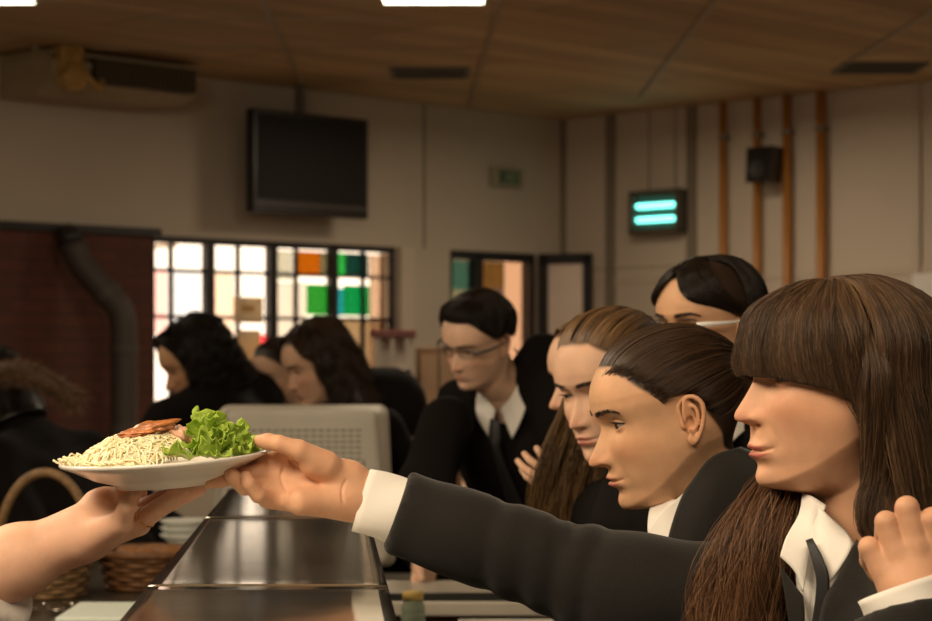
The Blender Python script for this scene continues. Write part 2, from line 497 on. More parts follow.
    at = dict(lip=lipm.ravel(), brow=browm.ravel(), blush=blush.ravel(), scalp=sc.ravel())
    w = w.ravel()
    V[:, 2] = np.where(V[:, 2] > 12, 12 + (V[:, 2] - 12) * crown, V[:, 2])
    if ears:
        for sd in (1, -1):
            eV, eF = ear_mesh(sd, 1.2 if nz > 150 else 2.2)
            n0 = len(V); V = np.vstack([V, eV]); Fc = np.vstack([Fc, eF + n0])
            for q in at: at[q] = np.r_[at[q], np.full(len(eV), 0.35 if q == 'blush' else 0.0)]
            w = np.r_[w, np.ones(len(eV))]
    # crown cap
    return V, Fc, at, w

class HeadFrame:
    def __init__(s, origin, yaw, pitch=0.0, roll=0.0, scale=1.0, npitch=None, nyaw=None):
        """yaw: world azimuth the face looks to, degrees; pitch: nod down; npitch: lean of the neck"""
        s.o = np.array(origin, float); s.k = scale / 1000.0
        r = math.radians
        s.R = np.array((Matrix.Rotation(r(yaw), 3, 'Z') @ Matrix.Rotation(r(pitch), 3, 'Y') @ Matrix.Rotation(r(roll), 3, 'X')))
        s.Rn = np.array((Matrix.Rotation(r(yaw if nyaw is None else nyaw), 3, 'Z') @ Matrix.Rotation(r(pitch if npitch is None else npitch), 3, 'Y')))
        s.piv = np.array([-15.0, 0, -100.0])
    def w(s, P):
        """head millimetres -> world"""
        return s.o + (np.asarray(P, float) @ s.R.T) * s.k
    def neck(s, P):
        P = np.asarray(P, float)
        return s.w(s.piv) + ((P - s.piv) @ s.Rn.T) * s.k
    def wb(s, V, wt):
        return s.w(V) * wt[:, None] + s.neck(V) * (1 - wt[:, None])

SKC = [1.0]
def SK(az, el, off=0.0):
    """point over the skull, mm: azimuth 0 = front, + = left; elevation from skull centre"""
    a, e = math.radians(az), math.radians(el)
    d = np.array([math.cos(e) * math.cos(a), math.cos(e) * math.sin(a), math.sin(e)])
    r = 1 / math.sqrt((d[0] / 97) ** 2 + (d[1] / 76) ** 2 + (d[2] / 80) ** 2)
    p = np.array([-3, 0, 25]) + d * (r + off)
    if p[2] > 12: p[2] = 12 + (p[2] - 12) * SKC[0]
    return p

def strands(guides, n, seg_n=22, thick=5.0, jit=2.0, width=0.55, seed=1, clump=0.35, nclump=60, wave=0.0, wf=9, endtaper=0.35, lenvar=0.08, u0=0, u1=1):
    """guides: list of control-point lists (mm). Returns V, F, rnd of 3-sided strands filling the sheet"""
    rng = np.random.RandomState(seed)
    G = np.array([cr(g, seg_n) for g in guides])              # (g, seg, 3)
    k = 90
    GG = np.zeros((k, seg_n, 3))
    for j in range(seg_n): GG[:, j] = cr(G[:, j], k)
    du = np.gradient(GG, axis=0); dv = np.gradient(GG, axis=1)
    NN = np.cross(du, dv); NN /= np.linalg.norm(NN, axis=2)[..., None] + 1e-9
    DU = du / (np.linalg.norm(du, axis=2)[..., None] + 1e-9)
    u = rng.uniform(u0, u1, n)
    cl = np.round(u * nclump + rng.uniform(-.8, .8, n)); cu = np.clip(cl / nclump, 0, 1)
    v = np.linspace(0, 1, seg_n)
    uu = u[:, None] + (cu - u)[:, None] * clump * v[None, :] ** 0.8
    fi = np.clip(uu * (k - 1), 0, k - 1.001); i0 = fi.astype(int); fr = (fi - i0)[..., None]
    j = np.arange(seg_n)[None, :].repeat(n, 0)
    P = GG[i0, j] * (1 - fr) + GG[i0 + 1, j] * fr
    Nn = NN[i0, j]; Du = DU[i0, j]
    h = rng.uniform(-1, 1, n)
    crng = np.random.RandomState(seed + 7).uniform(-1, 1, nclump + 3)
    h = 0.45 * h + 0.55 * crng[np.clip(cl, 0, nclump).astype(int)]
    P = P + Nn * (h[:, None] * thick * 0.5 * (0.25 + 0.75 * np.sin(np.pi * np.clip(v, 0, 0.75)))[None, :])[..., None]
    # slow wander
    for _ in range(2):
        ph = rng.uniform(0, 6.28, n); fq = rng.uniform(1.2, 4.0, n); am = rng.normal(0, jit, n)
        P += Du * (am[:, None] * np.sin(ph[:, None] + fq[:, None] * v[None] * 3) * v[None] ** 0.7)[..., None]
        ph = rng.uniform(0, 6.28, n); am = rng.normal(0, jit * 0.6, n)
        P += Nn * (am[:, None] * np.sin(ph[:, None] + fq[:, None] * v[None] * 3) * v[None] ** 0.7)[..., None]
    if wave:
        ph = 6.28 * np.random.RandomState(seed + 3).uniform(0, 1, nclump + 3)[np.clip(cl, 0, nclump).astype(int)]
        P += Du * (wave * np.sin(ph[:, None] + wf * v[None]) * v[None])[..., None] + Nn * (wave * np.cos(ph[:, None] + wf * v[None]) * v[None])[..., None]
    # length variation: resample by trimming
    if lenvar:
        L = 1 - np.abs(rng.normal(0, lenvar, n)); t = v[None] * L[:, None] * (seg_n - 1)
        a = np.clip(t.astype(int), 0, seg_n - 2); f2 = (t - a)[..., None]
        ar = np.arange(n)[:, None]
        P = P[ar, a] * (1 - f2) + P[ar, a + 1] * f2
    Tn = np.gradient(P, axis=1); Tn /= np.linalg.norm(Tn, axis=2)[..., None] + 1e-9
    A = np.cross(Tn, np.array([0.3, 0.2, 0.93])); A /= np.linalg.norm(A, axis=2)[..., None] + 1e-9
    B = np.cross(Tn, A)
    wv = width * (1 - (1 - endtaper) * v ** 3)
    V = np.zeros((n, seg_n, 3, 3))
    for q in range(3):
        a = 2.0944 * q
        V[:, :, q] = P + wv[None, :, None] * (math.cos(a) * A + math.sin(a) * B)
    V = V.reshape(-1, 3)
    b = (np.arange(n)[:, None, None] * seg_n + np.arange(seg_n - 1)[None, :, None]) * 3
    q = np.arange(3)[None, None, :]; q2 = (q + 1) % 3
    Fc = np.stack([b + q, b + q2, b + 3 + q2, b + 3 + q], -1).reshape(-1, 4)
    rn = np.clip(0.5 + 0.22 * rng.normal(0, 1, n) + 0.25 * crng[np.clip(cl, 0, nclump).astype(int)], 0, 1)
    return V, Fc, np.repeat(rn, seg_n * 3)

def hair_solid(guides, th=5.0, nu=40, nv=26, shrink=0.0):
    G = sheet_grid(guides, nu, nv)
    if shrink:
        c = G - np.array([-12.0, 0, 0]); c[..., 2] = np.clip(G[..., 2] - 15, 0, None)
        G = G - c / (np.linalg.norm(c, axis=2)[..., None] + 1e-6) * shrink
    V, Fc = solid_sheet(G, th)
    return V, np.array([f for f in Fc])

class Hair:
    """collects strands and the dense under-layer into one mesh in a head frame"""
    def __init__(s, hf): s.hf = hf; s.V = []; s.Fc = []; s.r = []; s.n = 0
    def add(s, V, Fc, r, world=False):
        s.V.append(V if world else s.hf.w(V)); s.Fc.append(np.asarray(Fc) + s.n)
        s.r.append(np.broadcast_to(r, (len(V),)).astype(float)); s.n += len(V)
    def sheet(s, guides, n, solid=4.0, world=False, thick=5.0, base_rnd=0.05, **k):
        if solid:
            V, Fc = hair_solid(guides, solid if not world else solid / 1000.0, shrink=0 if world else min(4.5, thick * 0.35))
            s.add(V, Fc, base_rnd, world)
        if world:
            for q in ('jit', 'width', 'wave'):
                k[q] = k.get(q, {'jit': 2.0, 'width': 0.55, 'wave': 0}[q]) / 1000.0
            thick = thick / 1000.0
        V, Fc, r = strands(guides, n, thick=thick, **k)
        s.add(V, Fc, r, world)
    def build(s, name, m, parent):
        return mesh_obj(name, np.vstack(s.V), np.vstack(s.Fc), m, parent, attrs={'rnd': np.concatenate(s.r)})

def eye_parts(hf, body, look_yaw=0.0, look_pitch=0.0, iris=(0.10, 0.05, 0.025), sides=(1, -1), lash=True):
    for sd in sides:
        c = np.array([65.5, 31.0 * sd, 0.0])
        # eyeball as a lathe about its gaze axis: white with iris and pupil rings
        n, k = 40, 40
        Rg = np.array(Matrix.Rotation(math.radians(look_yaw), 3, 'Z') @ Matrix.Rotation(math.radians(look_pitch), 3, 'Y'))
        ph = np.linspace(0, np.pi, k) ** 1.3; ph *= np.pi / ph[-1]
        a = np.linspace(0, 2 * np.pi, n, endpoint=False)
        PH, A = np.meshgrid(ph, a, indexing='ij')
        r = 12.0 + 0.9 * gs(PH, 0.30)
        V = np.stack([r * np.cos(PH), r * np.sin(PH) * np.cos(A), r * np.sin(PH) * np.sin(A)], -1).reshape(-1, 3) @ Rg.T + c
        fq = np.where(PH < 0.19, 1.0, np.where(PH < 0.50, 0.5, 0.0)).ravel()
        mesh_obj('eye', hf.w(V), grid_faces(k, n, True), eye_material, body, attrs={'iris': fq})

def make_eye_material():
    m = mat('eye', (0.75, 0.68, 0.62), rough=0.08, coat=0.6)
    nt = m.node_tree; N = nt.nodes; L = nt.links
    at = N.new('ShaderNodeAttribute'); at.attribute_name = 'iris'
    r = N.new('ShaderNodeValToRGB'); r.color_ramp.interpolation = 'LINEAR'
    e = r.color_ramp.elements; e[0].color = (0.40, 0.34, 0.30, 1); e[0].position = 0.15
    e[1].color = (0.07, 0.035, 0.018, 1); e[1].position = 0.4
    e2 = e.new(0.6); e2.color = (0.05, 0.025, 0.014, 1); e3 = e.new(0.9); e3.color = (0.004, 0.004, 0.004, 1)
    L.new(at.outputs['Fac'], r.inputs['Fac']); L.new(r.outputs['Color'], N['Principled BSDF'].inputs['Base Color'])
    return m
eye_material = make_eye_material()

def lashes(hf, body, m, eye_open, sides=(1, -1)):
    """upper lashes, one fan per eye"""
    for sd in sides:
        V, Fc = [], []
        n = 0
        for i in range(34):
            u = -0.95 + 1.9 * i / 33
            y = (31 + 14 * u); z = (5.4 * eye_open - 1.0) * max(0, 1 - abs(u) ** 2.2) + 0.5 * u + 0.6
            x = 65.5 + math.sqrt(max(1, 13.6 ** 2 - (14 * u) ** 2 - z * z))
            L = 4.2 + 3.0 * (u + 1) / 2
            d = np.array([0.8, 0.25 * u, 0.12]); d /= np.linalg.norm(d)
            p = [np.array([x, y * 1.0, z]), np.array([x, y, z]) + d * L * 0.55 + [0, 0, -0.5], np.array([x, y, z]) + d * L + [0, 0, 0.5]]
            p = np.array(p); p[:, 1] *= sd
            v, f = tube_mesh(cr(p, 5), np.array([0.33, 0.3, 0.25, 0.18, 0.08]), 3, False)
            V.append(v); Fc += [[q + n for q in ff] for ff in f]; n += len(v)
        # lid line
        us = np.linspace(-0.98, 0.98, 16)
        P = np.array([[65.5 + math.sqrt(max(1, 13.2 ** 2 - (14 * u) ** 2 - 4)), sd * (31 + 14 * u), (5.4 * eye_open - 1.0) * max(0, 1 - abs(u) ** 2.2) + 0.5 * u + 0.5] for u in us])
        v, f = tube_mesh(P, 0.8, 6, True)
        V.append(v); Fc += [[q + n for q in ff] for ff in f]; n += len(v)
        mesh_obj('eyelashes', hf.w(np.vstack(V)), Fc, m, body)

def brows(hf, body, m, sides=(1, -1), n=260, seed=3, wd=4.2):
    rng = np.random.RandomState(seed)
    for sd in sides:
        V, Fc, k = [], [], 0
        for i in range(n):
            t = rng.uniform(0, 1); y = 12 + 40 * t; z = 17.3 + 4.2 * math.exp(-((y - 38) / 13) ** 2) + rng.uniform(-1, 1) * wd * (1 - 0.6 * t) * (0.5 + 0.5 * min(1, t * 5))
            if y > 42: z -= 0.10 * (y - 42) ** 1.4 * 0.6
            cc = max(0.0, 1 - (y / 75.0) ** 2.35) ** (1 / 2.35)
            x = -1.5 + 95.5 * cc - 0.4 + 1.9 * math.exp(-0.5 * ((y - 22) / 15) ** 2) - 8.5 * math.exp(-0.5 * ((y - 31) / 13) ** 2 - 0.5 * ((z - 1) / 10) ** 2) + 0.6
            d = np.array([-0.35 * t * 1.5, 0.9, 0.5 - 0.8 * t]); d /= np.linalg.norm(d)
            p = np.array([[x, y, z], np.array([x + 0.7, y, z]) + d * 2.5, np.array([x + 0.2, y, z]) + d * 5]); p[:, 1] *= sd
            v, f = tube_mesh(p, np.array([0.28, 0.25, 0.1]), 3, False)
            V.append(v); Fc += [[q + k for q in ff] for ff in f]; k += len(v)
        mesh_obj('eyebrow', hf.w(np.vstack(V)), Fc, m, body)
# ---------------------------------------------------------------- hands, clothes
def chain_sdf(P, pts, rs, k=1.0):
    d = None
    for i in range(len(pts) - 1):
        s = seg(P, pts[i], pts[i + 1], rs[i], rs[i + 1])
        d = s if d is None else smin(d, s, k)
    return d

def hand_mesh(wrist, palm, fingers, thumb, forearm, kp=0.012, kf=0.0015, h=0.0013, pad=0.03, creases=(), wr=(0.026, 0.019), wdir=None):
    """wrist: list of (point, radius) for the heel and wrist; palm: list of ((a),(b),ra,rb); fingers: lists of (point, radius); forearm: [(p, r)...]"""
    allp = [q[0] for q in wrist] + [a for s_ in palm for a in s_[:2]] + [q[0] for f_ in fingers for q in f_] + [q[0] for q in thumb] + [q[0] for q in forearm]
    A = np.array(allp); lo = A.min(0) - pad; hi = A.max(0) + pad
    def f(P):
        d = None
        for a, b, ra, rb in palm:
            s_ = seg(P, a, b, ra, rb); d = s_ if d is None else smin(d, s_, kp)
        fg = None
        for c in fingers:
            s_ = chain_sdf(P, [q[0] for q in c], [q[1] for q in c], 0.002)
            fg = s_ if fg is None else smin(fg, s_, kf)
        d = smin(d, fg, 0.005)
        t = chain_sdf(P, [q[0] for q in thumb], [q[1] for q in thumb], 0.003)
        d = smin(d, t, 0.009)
        if len(forearm) > 1:
            for off in ((0, 0, 0),):
                d = smin(d, chain_sdf(P, [q[0] for q in forearm], [q[1] for q in forearm], 0.01), 0.02)
        return d
    def full(P):
        d = f(P)
        for cp, rr in CR:
            d = smax(d, -chain_sdf(P, list(cp), [rr] * len(cp), 0.001), 0.0022)
        return d
    CR = []
    for c in creases:                       # lay each crease on the surface facing the front
        pts = []
        for (px, py, _z) in cr([(*q, 0.0) for q in c[0]], 18):
            ds = np.linspace(2.22, 2.42, 160); Q = np.array([W(px, py, q) for q in ds]).astype(np.float32)
            v = f(Q); i = int(np.argmax(v < 0)) if (v < 0).any() else None
            if i and (not pts or abs(Q[i][1] - pts[-1][1]) < 0.006): pts.append(Q[i])
        if len(pts) > 1: CR.append((np.array(pts), c[1]))
    V, Fc = surface_net(full, lo, hi, h)
    return smooth_mesh(V, Fc, 2), Fc

_rs = np.random.RandomState(11)
_wv = [(_rs.normal(0, 1, 3), _rs.uniform(0, 6.28)) for _ in range(14)]
def wrinkle(P, amp, freq, seed=0):
    """sharp-ridged folds from warped sine waves"""
    q = P * freq
    wx = np.sin(q @ _wv[seed % 14][0].astype(np.float32) + _wv[0][1])
    wy = np.sin(q @ _wv[(seed + 1) % 14][0].astype(np.float32) * 0.8 + 2 * wx)
    w = np.sin(q @ _wv[(seed + 2) % 14][0].astype(np.float32) * 1.7 + 1.6 * wy + _wv[3][1])
    return amp * ((1 - np.abs(w)) ** 1.5 - 0.4)

def cloth(name, prims, m, parent, h=0.006, k=0.03, amp=0.003, freq=14, cuts=(), pad=0.03, seed=0, extra=None, sm=2):
    """prims: list of (a, b, ra, rb[, flat]) rounded cones in world space blended into a garment"""
    A = np.array([p for s_ in prims for p in s_[:2]]); R = max(max(s_[2], s_[3]) for s_ in prims)
    lo = A.min(0) - R - pad; hi = A.max(0) + R + pad
    def f(P):
        d = None
        for s_ in prims:
            x = seg(P, s_[0], s_[1], s_[2], s_[3])
            d = x if d is None else smin(d, x, k)
        if amp: d = d + wrinkle(P, amp, freq, seed)
        if extra is not None: d = extra(P, d)
        for c in cuts: d = smax(d, c(P), 0.004)
        return d
    V, Fc = surface_net(f, lo, hi, h)
    V = smooth_mesh(V, Fc, sm)
    return mesh_obj(name, V, Fc, m, parent)
# ---------------------------------------------------------------- the room
K = np.array([0.684, 14.80])                 # far corner of the room
UL = np.array([-0.7071, -0.7071]); UR = np.array([0.7071, -0.7071])
CEIL = CAMZ + 1.65
def tl(px, y=0.0): s = (px - 466) / F; return (K[0] + 0.7071 * y - s * (K[1] - 0.7071 * y)) / (0.7071 * (1 - s))
def tr(px, y=0.0): s = (px - 466) / F; return (s * (K[1] - 0.7071 * y) - K[0] + 0.7071 * y) / (0.7071 * (1 + s))
def wall_matrix(side):
    """local x along the wall from the corner, y into the room, z up"""
    u = UL if side == 'l' else UR; n = UR if side == 'l' else UL
    return Matrix(((u[0], n[0], 0, K[0]), (u[1], n[1], 0, K[1]), (0, 0, 1, 0), (0, 0, 0, 1)))
ML, MR = wall_matrix('l'), wall_matrix('r')

m_wall = mat('painted wall', (0.53, 0.465, 0.375), 0.75, noise=0.05, nscale=1.3, bump=0.1, bscale=60)
m_wall2 = mat('panel wall', (0.61, 0.53, 0.43), 0.7, noise=0.06, nscale=1.0)
m_trim = mat('pale trim', (0.58, 0.50, 0.40), 0.55)
m_dark = mat('dark metal frame', (0.030, 0.026, 0.026), 0.45, metal=0.3)
m_joint = mat('joint strip', (0.24, 0.20, 0.15), 0.6)
m_floor = mat('tiled floor', (0.16, 0.10, 0.07), 0.35, noise=0.2, nscale=2)
m_black = mat('black plastic', (0.012, 0.010, 0.010), 0.35)
m_pipe = mat('orange pipe', (0.42, 0.175, 0.035), 0.42, noise=0.15, nscale=4)
m_greypipe = mat('grey pipe', (0.20, 0.17, 0.13), 0.5)
m_steel = mat('brushed steel', (0.60, 0.58, 0.52), 0.095, metal=0.95, noise=0.15, nscale=3, stretch=(1, 12, 1), bump=0.02, bscale=5, dist=0.002)

def ceiling_material():
    m = bpy.data.materials.new('stained ceiling board'); m.use_nodes = True
    nt = m.node_tree; N = nt.nodes; L = nt.links; b = N['Principled BSDF']; b.inputs['Roughness'].default_value = 0.65
    tc = N.new('ShaderNodeTexCoord'); mp = N.new('ShaderNodeMapping'); mp.inputs['Scale'].default_value = (0.25, 2.2, 1)
    L.new(tc.outputs['Object'], mp.inputs[0])
    n1 = N.new('ShaderNodeTexNoise'); n1.inputs['Scale'].default_value = 1.6; n1.inputs['Detail'].default_value = 5
    L.new(mp.outputs[0], n1.inputs['Vector'])
    br = N.new('ShaderNodeTexBrick'); br.inputs['Scale'].default_value = 1.0
    br.inputs['Brick Width'].default_value = 2.4; br.inputs['Row Height'].default_value = 0.62; br.inputs['Mortar Size'].default_value = 0.006
    br.inputs['Color1'].default_value = (0.50, 0.375, 0.205, 1); br.inputs['Color2'].default_value = (0.63, 0.50, 0.31, 1); br.inputs['Mortar'].default_value = (0.12, 0.07, 0.035, 1)
    L.new(tc.outputs['Object'], br.inputs['Vector'])
    r = N.new('ShaderNodeValToRGB'); r.color_ramp.elements[0].position = 0.35; r.color_ramp.elements[1].position = 0.72
    r.color_ramp.elements[0].color = (0.78, 0.74, 0.66, 1); r.color_ramp.elements[1].color = (1.25, 1.2, 1.1, 1)
    L.new(n1.outputs['Fac'], r.inputs['Fac'])
    mx = N.new('ShaderNodeMix'); mx.data_type = 'RGBA'; mx.blend_type = 'MULTIPLY'; mx.inputs['Factor'].default_value = 1
    L.new(br.outputs['Color'], mx.inputs['A']); L.new(r.outputs['Color'], mx.inputs['B']); L.new(mx.outputs['Result'], b.inputs['Base Color'])
    return m

def struct(name, mb, m, smooth=False, matrix=None):
    V = np.concatenate(mb.V)
    if matrix is not None and matrix.to_3x3().determinant() < 0:
        V = np.array([tuple(matrix @ Vector(v)) for v in V]); mb.Fc = [f[::-1] for f in mb.Fc]; matrix = None
    if matrix is not None:
        o = mesh_obj(name, V, mb.Fc, m, None, smooth=smooth, local=True); o.matrix_world = matrix
    else:
        o = mesh_obj(name, V, mb.Fc, m, None, smooth=smooth)
    o['kind'] = 'structure'
    return o

RL, RR = 20.0, 20.0                           # room extents along both walls
def corner_pt(a, b): p = K + UL * a + UR * b; return (p[0], p[1])
def slab(z0, z1):
    P = [corner_pt(-0.2, -0.2), corner_pt(RL, -0.2), corner_pt(RL, RR), corner_pt(-0.2, RR)]
    V = [(x, y, z0) for x, y in P] + [(x, y, z1) for x, y in P]
    return MB().add(V, [[0, 1, 2, 3], [7, 6, 5, 4], [0, 4, 5, 1], [1, 5, 6, 2], [2, 6, 7, 3], [3, 7, 4, 0]])
struct('floor', slab(-0.1, 0), m_floor)
cm = MB().box((-RL, -RR, 0), (0.2, 0.2, 0.1))
ceil_o = struct('ceiling', cm, ceiling_material(), matrix=Matrix.Translation((K[0], K[1], CEIL)) @ Matrix.Rotation(math.radians(45), 4, 'Z'))

# wall with the window, the doorway and the blocked bay: pieces round the openings
ZT = 2.195; ZS = 0.95
w0, w1 = tl(395), tl(150)                      # window opening
dA, dB = tl(537), tl(450)                      # doorway opening
w1b = w1 + 0.0
wl = MB()
wl.box((-0.2, -0.15, ZT), (RL, 0, CEIL))
wl.box((-0.2, -0.15, 0), (dA, 0, ZT)); wl.box((dB, -0.15, 0), (w0, 0, ZT))
wl.box((w0, -0.15, 0), (w1, 0, ZS)); wl.box((w1, -0.15, 0), (RL, 0, ZT))
struct('wall_left', wl, m_wall, matrix=ML)
struct('wall_right', MB().box((0, -0.15, 0), (RR, 0, CEIL)), m_wall2, matrix=MR)
# the two walls behind the photographer
def vwall(a, b, name):
    a = np.array(a); b = np.array(b); d = (b - a) / np.linalg.norm(b - a); n = np.array([-d[1], d[0]]) * 0.15
    P = [a, b, b + n, a + n]
    V = [(p[0], p[1], 0) for p in P] + [(p[0], p[1], CEIL) for p in P]
    struct(name, MB().add(V, [[3, 2, 1, 0], [4, 5, 6, 7], [0, 1, 5, 4], [1, 2, 6, 5], [2, 3, 7, 6], [3, 0, 4, 7]]), m_wall)
vwall(corner_pt(RL, 0), corner_pt(RL, RR), 'wall_back')
vwall(corner_pt(RL, RR), corner_pt(0, RR), 'wall_near')
# brick bay at the left end of the window wall
def brick_material():
    m = mat('brown brick', (0.10, 0.03, 0.018), 0.8)
    nt = m.node_tree; N = nt.nodes; L = nt.links; b = N['Principled BSDF']
    tc = N.new('ShaderNodeTexCoord'); sp = N.new('ShaderNodeSeparateXYZ'); cb = N.new('ShaderNodeCombineXYZ')
    L.new(tc.outputs['Object'], sp.inputs[0]); L.new(sp.outputs['X'], cb.inputs['X']); L.new(sp.outputs['Z'], cb.inputs['Y'])
    br = N.new('ShaderNodeTexBrick'); br.inputs['Scale'].default_value = 1; br.inputs['Brick Width'].default_value = 0.24; br.inputs['Row Height'].default_value = 0.075
    br.inputs['Mortar Size'].default_value = 0.006
    br.inputs['Color1'].default_value = (0.115, 0.036, 0.02, 1); br.inputs['Color2'].default_value = (0.085, 0.027, 0.016, 1); br.inputs['Mortar'].default_value = (0.06, 0.026, 0.017, 1)
    L.new(cb.outputs[0], br.inputs['Vector']); L.new(br.outputs['Color'], b.inputs['Base Color'])
    return m
bw = MB().box((w1 + 0.02, 0, 0), (RL - 2, 0.05, ZT + 0.02))
struct('trim_1', bw, brick_material(), matrix=ML)
struct('trim_2', MB().box((w1 - 0.03, -0.02, ZT - 0.01), (RL - 2, 0.075, ZT + 0.035)), m_dark, matrix=ML)
# vertical joint strips on the panelled walls
j = MB()
for px in (612, 693): j.box((tr(px) - 0.035, 0, 0), (tr(px) + 0.035, 0.03, CEIL))
struct('trim_3', j, m_joint, matrix=MR)
j = MB()
j.box((tr(918) - 0.025, 0, 0), (tr(918) + 0.025, 0.025, CEIL))
j.box((0, 0, 1.98), (tr(1100), 0.008, 2.03)); j.box((0, 0, 2.09), (tr(700), 0.012, 2.105))
struct('trim_4', j, m_trim, matrix=MR)
j = MB()
j.box((tl(424) - 0.008, 0, ZT), (tl(424) + 0.008, 0.006, CEIL)); j.box((-0.0, 0, 0), (0.03, 0.03, CEIL))
struct('trim_5', j, m_joint, matrix=ML)
struct('trim_6', MB().box((tr(915), 0.0, 1.84), (tr(1050), 0.03, 1.985)), mat('white board', (0.86, 0.84, 0.78), 0.4), matrix=MR)

# ---- the window: frame, mullions and panes ----
def px_l(px): return tl(px)
m_glass = bpy.data.materials.new('window glass'); m_glass.use_nodes = True
def thin_glass(name, col, mixf=0.06, haze=0.0):
    m = bpy.data.materials.new(name); m.use_nodes = True
    nt = m.node_tree; N = nt.nodes; L = nt.links; N.remove(N['Principled BSDF'])
    t = N.new('ShaderNodeBsdfTransparent'); t.inputs[0].default_value = (*col, 1)
    g = N.new('ShaderNodeBsdfGlossy'); g.inputs['Roughness'].default_value = 0.05
    mx = N.new('ShaderNodeMixShader'); mx.inputs[0].default_value = mixf
    L.new(t.outputs[0], mx.inputs[1]); L.new(g.outputs[0], mx.inputs[2])
    L.new(mx.outputs[0], N['Material Output'].inputs[0])
    return m
g_clear = thin_glass('clear glass', (0.97, 0.97, 0.97))
fr = MB()
H0, H1 = ZS, ZT
fr.box((w0, -0.05, H1 - 0.04), (w1, -0.0, H1)); fr.box((w0, -0.05, H0), (w1, -0.0, H0 + 0.06))
for px in (152, 395): fr.box((px_l(px) - 0.022, -0.05, H0), (px_l(px) + 0.022, -0.0, H1))
for px, wd in ((211, 0.032), (274, 0.032), (335, 0.030)):
    fr.box((px_l(px) - wd, -0.05, H0), (px_l(px) + wd, -0.0, H1))
dep = 13.0
for px in (174, 241, 299, 366): fr.box((px_l(px) - 0.012, -0.045, H0), (px_l(px) + 0.012, -0.02, H1))
for z in (1.995, 1.72): fr.box((w0, -0.045, z - 0.011), (w1, -0.02, z + 0.011))
wo = struct('window_1', fr, m_dark, matrix=ML)
def child_struct(name, mb, m, parent):
    o = mesh_obj(name, np.concatenate(mb.V), mb.Fc, m, None, smooth=False, local=True)
    o.parent = parent
    return o
child_struct('window_pane', MB().box((w0, -0.065, H0), (w1, -0.060, H1)), g_clear, wo)
def pane(px0, px1, z0, z1, col, name='coloured_pane'):
    child_struct(name, MB().box((px_l(px1), -0.058, z0), (px_l(px0), -0.052, z1)), thin_glass(name, col, 0.03), wo)
pane(299, 326, 2.0, 2.145, (0.50, 0.25, 0.02))
pane(312, 333, 1.745, 1.94, (0.12, 0.42, 0.14))
pane(349, 375, 1.745, 1.94, (0.04, 0.40, 0.20))
pane(338, 351, 1.995, 2.145, (0.12, 0.50, 0.20)); pane(351, 374, 1.995, 2.145, (0.05, 0.16, 0.14))
pane(338, 349, 1.745, 1.92, (0.10, 0.45, 0.50))
pane(375, 392, 1.0, 2.145, (0.60, 0.50, 0.42)); pane(326, 333, 2.0, 2.145, (0.30, 0.30, 0.22))
pane(277, 298, 1.96, 2.145, (0.60, 0.60, 0.55)); pane(278, 311, 1.56, 1.95, (0.75, 0.72, 0.68))
pane(338, 392, 1.0, 1.735, (0.46, 0.38, 0.28)); pane(278, 333, 1.0, 1.56, (0.60, 0.60, 0.50))
pane(152, 172, 1.62, 1.985, (0.95, 0.75, 0.75)); pane(176, 205, 1.62, 1.985, (0.80, 0.84, 0.90)); pane(215, 239, 1.6, 1.985, (0.92, 0.80, 0.72))
pane(262, 272, 1.30, 1.62, (0.9, 0.25, 0.28)); pane(215, 262, 1.0, 1.60, (0.98, 0.86, 0.62))
# white reveal at the right side of the window
struct('trim_7', MB().box((w0 - 0.14, -0.02, ZS), (w0 - 0.02, 0.04, ZT)), m_trim, matrix=ML)

# ---- the doorway: a fixed glazed leaf and a leaf standing open ----
fr = MB()
fr.box((dA, -0.10, ZT - 0.06), (dB, -0.02, ZT)); 
for px in (451, 482, 536): fr.box((px_l(px) - 0.035, -0.10, 0), (px_l(px) + 0.035, -0.02, ZT))
fr.box((dA, -0.10, 0), (dB, -0.02, 0.12))
do = struct('window_2', fr, m_dark, matrix=ML)
child_struct('window_pane', MB().box((dA, -0.065, 0.1), (dB, -0.060, ZT)), thin_glass('hazy glass', (0.62, 0.54, 0.46)), do)
def dpane(px0, px1, z0, z1, col):
    child_struct('coloured_pane', MB().box((px_l(px1), -0.058, z0), (px_l(px0), -0.052, z1)), thin_glass('coloured_pane', col, 0.03), do)
dpane(453, 478, 1.93, 2.13, (0.22, 0.42, 0.42)); dpane(453, 478, 1.2, 1.93, (0.55, 0.62, 0.55))
dpane(486, 510, 1.95, 2.13, (0.42, 0.34, 0.20)); dpane(486, 510, 1.0, 1.95, (0.42, 0.38, 0.38)); dpane(511, 531, 1.0, 2.14, (0.95, 0.85, 0.80))
lf = MB()
LA = np.array([*W(539, 0, 14.50)[:2]]); LB = np.array([*W(592, 0, 14.36)[:2]])
ldir = (LB - LA) / np.linalg.norm(LB - LA); LL = float(np.linalg.norm(LB - LA))
MD = Matrix(((ldir[0], -ldir[1], 0, LA[0]), (ldir[1], ldir[0], 0, LA[1]), (0, 0, 1, 0), (0, 0, 0, 1)))
for x0, x1 in ((0, 0.07), (LL - 0.06, LL)): lf.box((x0, -0.02, 0.01), (x1, 0.02, 2.19))
lf.box((0, -0.02, 2.12), (LL, 0.02, 2.19)); lf.box((0, -0.02, 0.01), (LL, 0.02, 0.20)); lf.box((0, -0.02, 1.0), (LL, 0.02, 1.06))
d1 = struct('door_1', lf, m_dark, matrix=MD)
child_struct('door_pane', MB().box((0.06, -0.004, 0.2), (LL - 0.05, 0.004, 2.13)), mat('painted daylight pane', (0.80, 0.66, 0.56), 0.35, noise=0.12, nscale=3, emit=(1.0, 0.72, 0.55), estr=0.0), d1)  # opaque pale colour stands in for outside brightness showing through clear glass

